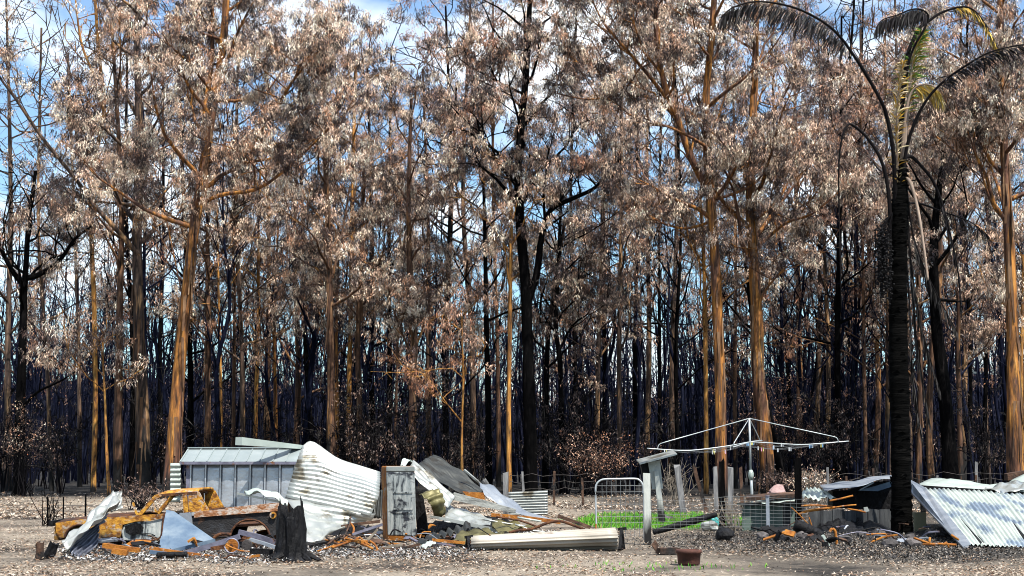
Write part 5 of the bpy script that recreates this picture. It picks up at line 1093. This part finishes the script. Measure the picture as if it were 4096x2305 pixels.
# collapsed roof at the right edge
def right_roof():
    c = P(3900, 2180, 29); rt = root('collapsed_roof', (c.x, 29, 0), 'collapsed pale mint corrugated roof at the right edge', 'roof')
    cols = [(3700, 3884), (3815, 3990), (3940, 4105), (4070, 4235), (4210, 4380)]
    for i in range(4):
        a, b = cols[i], cols[i+1]; o = i*.02
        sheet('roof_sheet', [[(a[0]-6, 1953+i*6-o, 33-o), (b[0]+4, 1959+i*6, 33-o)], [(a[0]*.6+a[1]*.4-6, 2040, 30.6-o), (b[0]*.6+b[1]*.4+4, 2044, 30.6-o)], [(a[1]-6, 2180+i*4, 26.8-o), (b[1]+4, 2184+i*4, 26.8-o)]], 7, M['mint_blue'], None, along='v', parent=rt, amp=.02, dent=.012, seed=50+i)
    sheet('ridge_sheet', [[(3668, 1938, 36.4), (3760, 1917, 37), (3880, 1930, 36.6), (3985, 1938, 36.4), (4096, 1911, 36.4), (4280, 1900, 36.4)], [(3690, 1952, 33.4), (3790, 1957, 33.4), (3890, 1964, 33.4), (3990, 1972, 33.4), (4100, 1976, 33.4), (4280, 1985, 33.4)]], 0, M['mint'], None, parent=rt, dent=.08, seed=55)
    sheet('ridge_flashing', [[(3960, 1946, 34.6), (4040, 1930, 34.6), (4110, 1915, 34.6)], [(3935, 1962, 33.0), (4030, 1965, 32.8), (4110, 1968, 32.8)]], 0, M['galv'], None, parent=rt, dent=.06, seed=56)
    mb = MB(); mb.prism(pxs([(3640, 1918, 33.6), (3700, 1950, 33.0), (3884, 2172, 26.9), (3850, 2186, 26.7), (3646, 1972, 33.2)], 30), .06); mb.build('barge_board', M['zinc_blue'], rt)
    for x in (3760, 3950, 4120):
        mb = MB(); mb.beam(P(x, 1970, 33.3)-Vector((0, 0, .08)), P(x+170, 2178, 27)-Vector((0, 0, .0)), .06, .08); mb.build('rafter', M['char_rough'], rt)
    mb = MB(); mb.beam(P(3660, 1950, 33.4), P(4260, 1990, 33.4), .1, .12); mb.build('ridge_beam', M['char_rough'], rt)
    for x in (3690, 3960, 4200):
        a = P(x, 1965, 33.5); mb = MB(); mb.beam(a, Vector((a.x, a.y, -.05)), .1, .1); mb.build('prop_post', M['char_rough'], rt)
right_roof()
mb = MB(); mb.prism(pxs([(4030, 1895), (4110, 1882), (4110, 1912), (4032, 1922)], 40), .3); single('dark_box', mb, M['burnt_timber'], 'dark box behind the roof at the right edge', 'box')

# ================================================================== PALM
def palm():
    d = 32.0; r = np.random.default_rng(12); c = P(3597, 2130, d); c.z = 0
    rt = root('burnt_palm', tuple(c), 'tall burnt black palm with drooping dead fronds', 'palm tree')
    ax = smooth_path(pxs([(3608, 2130), (3603, 1800), (3594, 1400), (3592, 1050), (3600, 820), (3606, 640)], d), 10); ax[0].z = -.1
    n = len(ax); rr = lerp_list([41, 38, 37, 36, 33, 18], n)/ppm(d); rr = rr*(1 + r.normal(0, .025, n))
    mb = MB(); pts = []; rad = []
    for i in range(n-1):
        for k in range(4): pts.append(ax[i].lerp(ax[i+1], k/4)); rad.append(rr[i] + (rr[i+1]-rr[i])*k/4 + (r.uniform(0, .007) if k == 0 else r.uniform(-.006, .003)))
    mb.tube(pts, rad, 18); mb.build('trunk', M['palm_black'], rt, True)
    sc = MB()
    for k in range(240):
        i = int(r.integers(1, n-3)); p = ax[i].lerp(ax[i+1], r.random()); az = r.uniform(0, 6.28); ro = rr[i]*.98; h_ = r.uniform(.03, .09); w_ = r.uniform(.04, .12)
        o_ = Vector((math.cos(az), math.sin(az), 0)); t_ = Vector((-math.sin(az), math.cos(az), 0))
        q = [p + o_*ro - t_*w_, p + o_*ro + t_*w_, p + o_*(ro+.02+.03*r.random()) + t_*w_*.4 + Vector((0, 0, h_)), p + o_*(ro+.01) - t_*w_*.6 + Vector((0, 0, h_*.8))]
        sc.add([tuple(v) for v in q], [(0, 1, 2, 3)])
    o = sc.build('leaf_scars', M['palm_black'], rt); o['kind'] = 'stuff'
    def blades(cen, dirs, L, W, col, name, par): 
        C = np.array(cen); A = unit(np.array(dirs)); Sd = unit(np.cross(A, r.normal(0, 1, A.shape))); N = len(C)
        cl = np.array(col)[r.integers(0, len(col), N)]*r.uniform(.6, 1.2, (N, 1))
        sag = np.zeros((N, 3)); sag[:, 2] = -np.array(L)*.15
        leaf_obj(name, C, A, Sd, np.array(L), np.array(W), cl, M['blade'], par, sag)
    BLK = [(.005, .0045, .0055), (.010, .0085, .010), (.003, .003, .0035), (.02, .017, .02)]; YEL = [(.42, .25, .03), (.5, .36, .08), (.33, .22, .05)]; GRN = [(.05, .14, .02), (.10, .2, .03), (.16, .2, .05)]; CRM = [(.42, .33, .2), (.34, .28, .16), (.5, .42, .27)]
    def frond(pts, dd, w0, w1, m, leaf=None):
        q = [P(x, y, d + dd*i/(len(pts)-1)) for i, (x, y) in enumerate(pts)]; q = smooth_path(q, 6)
        mb = MB(); mb.tube(q, np.linspace(w0*.72, w1*.7, len(q))/ppm(d), 7); fr = mb.build('frond', m, rt, True)
        if leaf:
            f0, f1, nb, Lm, pal, drop = leaf; cen = []; dr = []; Ls = []
            nb = int(nb*1.6)
            for k in range(nb):
                f = f0 + (f1-f0)*k/nb; u = f*(len(q)-1); i = min(int(u), len(q)-2); p = q[i].lerp(q[i+1], u-i); t = (q[i+1]-q[i]).normalized()
                s_ = Vector((r.normal(0, .5), r.choice([-1, 1])*r.uniform(.3, 1), 0)); v = t*.55 + s_*(1-drop) + Vector((0, 0, -drop*1.3)) + Vector((r.normal(0, .12), r.normal(0, .12), r.normal(0, .12)))
                v.normalize(); l_ = Lm*r.uniform(.55, 1.1)*(.45 + .55*math.sin(math.pi*min(.12 + .88*(f-f0)/(f1-f0), 1)))
                cen.append(tuple(p)); dr.append(tuple(v)); Ls.append(l_)
            blades(cen, dr, Ls, [.032]*len(Ls), pal, 'leaflets', fr)
        return fr
    K, B_, D_ = M['palm_stem'], M['palm_black'], M['palm_pale']
    frond([(3585, 900), (3579, 700), (3572, 600), (3548, 469), (3515, 386), (3428, 241), (3345, 131), (3255, 66), (3152, 24), (3028, 7), (2931, 31), (2883, 72)], -1.5, 14, 3, K, (.5, 1, 230, .72, BLK, .75))
    frond([(3565, 950), (3552, 759), (3524, 641), (3469, 552), (3414, 503), (3386, 507), (3362, 586), (3355, 724), (3360, 1000), (3366, 1240)], -.8, 12, 2, K)
    frond([(3592, 950), (3600, 700), (3606, 500), (3616, 310), (3634, 207), (3676, 117), (3717, 83), (3772, 48), (3855, 28), (3910, 55), (3959, 131), (3990, 200)], 1.0, 16, 3, K, (.68, 1, 150, .35, YEL+BLK[:1], .55))
    frond([(3600, 800), (3622, 550), (3640, 330), (3662, 200), (3690, 120)], .3, 10, 3, D_, (.35, 1, 210, .55, GRN+GRN+YEL, .25))
    frond([(3612, 420), (3640, 230), (3700, 110), (3712, 60), (3680, 38), (3640, 40), (3590, 60), (3530, 80), (3505, 110)], -.6, 8, 2, K, (.4, 1, 230, .6, BLK, .8))
    frond([(3612, 800), (3622, 620), (3662, 483), (3717, 386), (3786, 317), (3876, 255), (3966, 207), (4096, 179), (4180, 190)], -1.2, 11, 3, K, (.45, 1, 170, .5, BLK, .45))
    frond([(3610, 640), (3640, 625), (3676, 655), (3731, 724), (3772, 828), (3807, 965), (3832, 1090), (3845, 1250)], .6, 12, 3, K, (.5, 1, 60, .35, BLK, .8))
    frond([(3606, 760), (3628, 715), (3652, 760), (3676, 862), (3697, 1000), (3712, 1120)], -.6, 12, 6, D_)
    frond([(3610, 820), (3676, 814), (3772, 848), (3876, 885), (3950, 940)], 1.4, 8, 2, K, (.5, 1, 40, .4, BLK, .6))
    frond([(3606, 640), (3618, 500), (3634, 400), (3660, 352), (3700, 338), (3740, 350), (3765, 393)], -.4, 9, 3, D_, (.5, 1, 170, .55, YEL+YEL+CRM, .7))
    frond([(3598, 860), (3590, 650), (3585, 480), (3600, 330), (3610, 250)], -.4, 7, 2, D_, (.15, 1, 200, .42, CRM+YEL[:1], .1))
    for k, (x0, y0, x1, y1) in enumerate(((3640, 1000, 3720, 1700), (3650, 1100, 3760, 1560), (3640, 1250, 3690, 1760), (3655, 950, 3830, 1330))):
        frond([(3625, y0-220), (x0, y0), ((x0+x1)/2-14, (y0+y1)/2), (x1, y1)], .5-.2*k, 6, 2, K, (.3, 1, 90, .5, [(.02, .018, .018), (.008, .007, .007), (.05, .045, .042)], .95))
    # fruit cluster: strings of little black nuts
    fm = MB(); fr = MB()
    for k in range(52):
        x = 3538 + r.normal(0, 17); y0 = 880 + r.uniform(0, 110); y1 = y0 + r.uniform(120, 300); dd = d - .35 + r.uniform(-.25, .2)
        fm.tube([P(3570, 850, dd), P(x, y0, dd), P(x+r.normal(0, 6), y1, dd)], .006, 4, False)
        for j in range(13):
            p = P(x + r.normal(0, 4), y0 + (y1-y0)*j/13, dd); p = p + Vector((r.normal(0, .02), r.normal(0, .03), 0)); fr.tube([p-Vector((0, 0, .022)), p, p+Vector((0, 0, .022))], [.010, .032, .010], 5)
    s_ = fm.build('fruit_stalk', M['palm_stem'], rt); o = fr.build('nuts', M['char_rough'], s_); o['kind'] = 'stuff'
palm()

# ================================================================== SMALL THINGS
def pot():
    c = G(2756, 2258); mb = MB(); n = 28; pr = [(.0, .165), (.02, .172), (.17, .186), (.175, .2), (.225, .203), (.228, .19), (.15, .172), (.05, .16)]
    V = [(c.x+math.cos(2*math.pi*i/n)*rr, c.y+math.sin(2*math.pi*i/n)*rr, z) for z, rr in pr for i in range(n)]
    F = [(j*n+i, j*n+(i+1) % n, (j+1)*n+(i+1) % n, (j+1)*n+i) for j in range(len(pr)-1) for i in range(n)] + [tuple(range(n))[::-1]]; mb.add(V, F)
    rt = single('plant_pot', mb, M['clay'], 'dark red-brown round plant pot in the foreground', 'pot', smooth=True)
    s = MB(); s.disc((c.x, c.y, .19), (0, 0, 1), .178, .01, 24); s.build('soil', M['rust_dark'], rt)
pot()
mb = MB(); c = G(2672, 2215); mb.box(c+Vector((0, 0, .05)), .38, .22, .10, .3); mb.beam(c+Vector((-.2, -.1, .1)), c+Vector((-.27, -.16, .2)), .02, .12); single('box_scrap', mb, M['burnt_timber'], 'flattened brown box behind the plant pot', 'box')
lump('charred_log_end', [(2900, 2166, .19)], M['char_rough'], 'round black charred log end before the mesh fence', 'log', 5, (1.05, .8, .85))
pipe('charred_log', [(2612, 2130), (2690, 2108), (2780, 2082), (2868, 2058)], 31.2, [.06, .07, .08, .05], M['char_rough'], 'long charred log slanting across the grass behind the fence', 'log', 4, 9)
pipe('charred_log', [(3180, 2100), (3230, 2120), (3290, 2145)], 30.2, [.12, .13, .09], M['char_rough'], 'thick black log sloping down from the tall charred post', 'log', 4, 9)
pipe('charred_log', [(3070, 2140), (3110, 2130), (3160, 2120)], 30.6, [.13, .12, .1], M['char_rough'], 'black log lying below the mesh fence post', 'log', 4, 9)
lump('white_bag', [(2838, 2122, .16)], M['galv'], 'white crumpled bag behind the mesh fence', 'bag', 6, (1.3, .8, .8))
lump('teal_bag', [(2862, 2108, .10)], pmat('teal_plastic', [(.3, (.03, .22, .22)), (.7, (.06, .3, .29))], 3, rough=.5), 'small teal bag on top of the white one', 'bag', 7, (1.2, .8, 1.5))
lump('flat_stone', [(2660, 2085, .16)], M['stone'], 'pale flat stone in the grass by the white post', 'stone', 8, (1.5, 1, .6))
STN = [(3052, 2160, .12, 'dark stone below the black log'), (3150, 2165, .16, 'large pale-sided stone left of the leaning board'), (3208, 2160, .12, 'grey stone right of the large pale-sided one'), (3385, 2172, .11, 'dark round stone under the board wall'),
       (3515, 2150, .13, 'stone with a rusty side near the palm foot'), (3560, 2165, .09, 'small stone at the palm foot'), (3640, 2165, .10, 'grey stone right of the palm foot'), (3650, 2190, .14, 'pale flat stone by the orange rusty scrap'), (3560, 2190, .12, 'dark stone farther out from the palm foot'),
       (3450, 2150, .1, 'pale stone leaning on the board wall'), (3725, 2150, .13, 'black stone under the collapsed roof edge')]
for i, (x, y, ra, lb_) in enumerate(STN): lump('stone', [(x, y, ra)], M['stone'], lb_, 'stone', 20+i, (1.2, .9, .8))
bar('leaning_board', [(3290, 2142), (3305, 2165), (3318, 2195)], 27.2, .12, .05, M['mint'], 'small pale board leaning among the dark rubble', 'board')
bar('charred_stub', [(3300, 2168), (3304, 2204)], 26.6, .12, .1, M['char_rough'], 'black upright stub under the small pale board', 'stub')
pipe('hook_pipe', [(3348, 2180), (3344, 2150), (3340, 2125), (3328, 2116), (3318, 2130)], 27.6, .028, M['rust'], 'hooked rusty pipe standing in the rubble', 'pipe')
for i, (p_, lb_) in enumerate([([(3655, 2152), (3700, 2168), (3740, 2182)], 'thin rusty rod before the collapsed roof, uppermost'), ([(3690, 2178), (3760, 2176), (3825, 2180)], 'rusty bar with knobs lying flat before the roof'), ([(3720, 2150), (3716, 2185)], 'short upright rusty bar before the roof'),
                               ([(3770, 2186), (3785, 2170), (3795, 2192)], 'bent rusty clip before the roof'), ([(3805, 2140), (3835, 2160)], 'rusty scrap at the barge board foot')]): pipe('rusty_scrap', p_, 26.6, .022, M['rust'], lb_, 'scrap', 2)
def tangle():
    r = np.random.default_rng(17); c = G(1390, 2185); rt = root('tangled_pipes', tuple(c), 'tangle of orange rusty pipes and wire right of the stump', 'pipes')
    L_ = [[(1402, 2062), (1400, 2092), (1385, 2130), (1372, 2155)], [(1400, 2092), (1415, 2112), (1412, 2138)], [(1300, 2160), (1360, 2168), (1430, 2160), (1480, 2180)], [(1310, 2178), (1350, 2150), (1400, 2140), (1450, 2172)], [(1330, 2190), (1390, 2170), (1440, 2150)],
          [(1440, 2150), (1458, 2168), (1470, 2185)], [(1305, 2150), (1340, 2172), (1390, 2186), (1440, 2192)], [(1360, 2150), (1420, 2165), (1490, 2195)], [(1270, 2205), (1340, 2180), (1400, 2140)], [(1345, 2160), (1370, 2140), (1410, 2150), (1430, 2172), (1400, 2188), (1360, 2182)], [(1480, 2165), (1500, 2180), (1510, 2200)]]
    for i, p_ in enumerate(L_):
        mb = MB(); q = smooth_path([P(x, y, 26.0 - (y-2150)*.02 + r.uniform(-.3, .3)) for x, y in p_], 4); mb.tube(q, [.018, .022, .014][i % 3], 6); mb.build('pipe', M['rust'] if i % 3 else M['burnt_timber'], rt, True)
    mb = MB(); mb.box(P(1455, 2172, 25.4), .12, .1, .09, .4); mb.build('fitting', M['rust'], rt)
tangle()
for i, (p_, lb_) in enumerate([([(1230, 2190), (1310, 2170), (1380, 2148)], 'dark bar reaching from the stump toward the pipe tangle'), ([(1410, 2138), (1470, 2118), (1530, 2098)], 'blue-black bar leaning on the fridge side'), ([(1470, 2160), (1500, 2130), (1510, 2118)], 'thin pale split stick before the fridge'),
                               ([(1240, 2200), (1300, 2205)], 'short blue-grey strip at the stump foot'), ([(1490, 2210), (1560, 2186), (1610, 2180)], 'pale burnt stick lying before the fridge'), ([(1530, 2200), (1600, 2196), (1680, 2178)], 'brown stick lying before the fridge')]):
    bar('burnt_bar', p_, 26.2-i*.12, .045, .045, [M['char_rough'], M['lavender'], M['twig'], M['panel_blue'], M['twig'], M['burnt_timber']][i], lb_, 'bar')

# ---- far paddock fence along the forest edge
def wire_fence(px0, px1, d, label, seed):
    r = np.random.default_rng(seed); a = P(px0, 1900, d); b = P(px1, 1900, d); rt = root('wire_fence', ((a.x+b.x)/2, d, 0), label, 'fence'); n = max(3, int((b.x-a.x)/2.8))
    mb = MB()
    for k, z in enumerate((.35, .6, .85, 1.1)):
        mb.tube([(a.x+(b.x-a.x)*f, d+r.normal(0, .03), z+.06*math.sin(f*20+k)+r.normal(0, .02)) for f in np.linspace(0, 1, n*3)], .008, 4, False)
    o = mb.build('fence_wires', M['old_wire'], rt); o['kind'] = 'stuff'
    for i in range(n):
        x = a.x + (b.x-a.x)*(i+.5)/n; p = MB(); p.beam((x, d, -.1), (x+r.normal(0, .1), d, 1.15+r.normal(0, .1)), .09, .08); p.build('fence_post', M['burnt_timber'] if i % 3 else M['post_grey'], rt)
wire_fence(2040, 2390, 52, 'sagging burnt wire fence behind the gate', 1)
wire_fence(3210, 3560, 56, 'wire fence between the dry brush and the palm', 2)
wire_fence(3650, 4150, 58, 'wire fence behind the collapsed roof', 3)

# ================================================================== GROUND COVER (uncountable)
def scatter(name, label, cat, n, reg, pal, L_, W_, seed, m, flat=.25, z=(.0, .03), keep=None):
    """flat-lying leaves or chips; reg = (ymin, ymax, xmin at factor, xmax factor)"""
    r = np.random.default_rng(seed); u = r.random(n); y0, y1, fx0, fx1 = reg
    y = 1/(1/y0 + (1/y1-1/y0)*u); x = y*(fx0 + (fx1-fx0)*r.random(n))
    C = np.stack([x, y, r.uniform(*z, n)], 1)
    if keep is not None: C = C[keep(C, r)]
    N = len(C); a = r.uniform(0, 6.28, N)
    A = unit(np.stack([np.cos(a), np.sin(a), r.normal(0, flat, N)], 1)); Sd = unit(np.stack([-np.sin(a), np.cos(a), r.normal(0, flat*1.6, N)], 1))
    pal = np.asarray(pal); col = pal[r.integers(0, len(pal), N)]*r.uniform(.6, 1.25, (N, 1))
    o = leaf_obj(name, C, A, Sd, r.uniform(*L_, N), r.uniform(*W_, N), col, m); tag(o, label, cat, None, 'stuff'); return o
DRY = [(.36, .28, .21), (.42, .35, .28), (.18, .115, .07), (.13, .07, .04), (.30, .24, .19), (.05, .03, .024), (.36, .31, .26), (.02, .016, .014), (.22, .14, .085)]
def patchy(C, r):
    x, y = C[:, 0], C[:, 1]; f = np.sin(x*.9+y*.35)+np.sin(x*.37-y*.8+2)+.7*np.sin(x*2.1+y*1.7+1)+.5*np.sin(x*4.3-y*3.1)
    return r.random(len(C)) < np.clip(.45+.34*f, .05, 1)
scatter('leaf_litter', 'dry fallen leaves strewn over the yard', 'leaves', 120000, (18.5, 44, -.40, .40), DRY, (.035, .10), (.010, .022), 61, M['litter'], .25, (0, .03), patchy)
scatter('forest_litter', 'pale fallen leaves under the forest edge', 'leaves', 50000, (40, 72, -.40, .40), DRY, (.08, .18), (.025, .05), 62, M['litter'], .4, (0, .06), patchy)
ASHC = [(.30, .30, .30), (.40, .40, .40), (.13, .13, .135), (.012, .012, .014), (.25, .235, .225), (.008, .008, .008), (.10, .045, .02), (.01, .01, .01)]
def zone(bl):
    def k(C, r):
        px, py = proj(C); d = np.zeros(len(C))
        for cx, cy, rx, ry, w_ in bl: d = np.maximum(d, w_*np.clip(1.3-((px-cx)/rx)**2-((py-cy)/ry)**2, 0, 1))
        return r.random(len(C)) < d
    return k
scatter('ash_debris', 'white ash and fine burnt fragments among the wreckage', 'debris', 60000, (19.5, 34, -.34, .1), ASHC, (.03, .10), (.012, .035), 63, M['litter'], .5, (0, .07), zone([(520, 2205, 330, 42, 1), (950, 2215, 260, 40, 1), (1500, 2205, 420, 30, 1), (2150, 2140, 360, 22, .6)]))
RUB = [(.012, .012, .013), (.006, .006, .006), (.03, .028, .028), (.12, .11, .10), (.22, .195, .17), (.05, .04, .03), (.008, .008, .008), (.014, .013, .013), (.006, .006, .006), (.01, .01, .01)]
scatter('dark_rubble', 'dark ash and rubble where the building stood', 'debris', 70000, (19.5, 36, .05, .40), RUB, (.025, .08), (.012, .032), 64, M['litter'], .5, (0, .045), zone([(3300, 2165, 700, 48, 1), (3700, 2195, 420, 55, .9), (2850, 2165, 330, 35, .6)]))
def grass(name, label, n, bl, seed, hh=(.06, .16)):
    r = np.random.default_rng(seed); cx, cy, rx, ry = bl; px = cx + rx*r.uniform(-1, 1, n); py = cy + ry*r.uniform(-1, 1, n)
    wv = .5*np.sin(px*.021+1)+.4*np.sin(px*.05+py*.11)+.3*np.sin(py*.3+px*.013); ok = ((px-cx)/rx)**2 + ((py-cy)/ry)**2 < np.clip(.85+.4*wv, .2, 1)*r.uniform(.5, 1.1, n); px = px[ok]; py = py[ok]; N = len(px)
    C = np.array([tuple(G(a, b, -.01)) for a, b in zip(px, py)]); A = unit(np.stack([r.normal(0, .35, N), r.normal(0, .35, N), np.ones(N)], 1)); Sd = unit(np.cross(A, r.normal(0, 1, (N, 3))))
    pal = np.array([(.035, .19, .01), (.06, .26, .012), (.10, .32, .02), (.14, .28, .035)]); col = pal[r.integers(0, 4, N)]*r.uniform(.7, 1.2, (N, 1)); dd = r.random(N) < .14; col[dd] = np.array([.22, .17, .09])
    o = leaf_obj(name, C, A, Sd, r.uniform(*hh, N), r.uniform(.012, .025, N), col, M['blade']); tag(o, label, 'grass', None, 'stuff')
grass('grass', 'bright green grass patch behind the gate and fence', 26000, (2630, 2088, 400, 36), 71)
grass('grass', 'sparse green sprouts in the foreground dirt', 260, (2600, 2270, 500, 25), 72, (.04, .1))
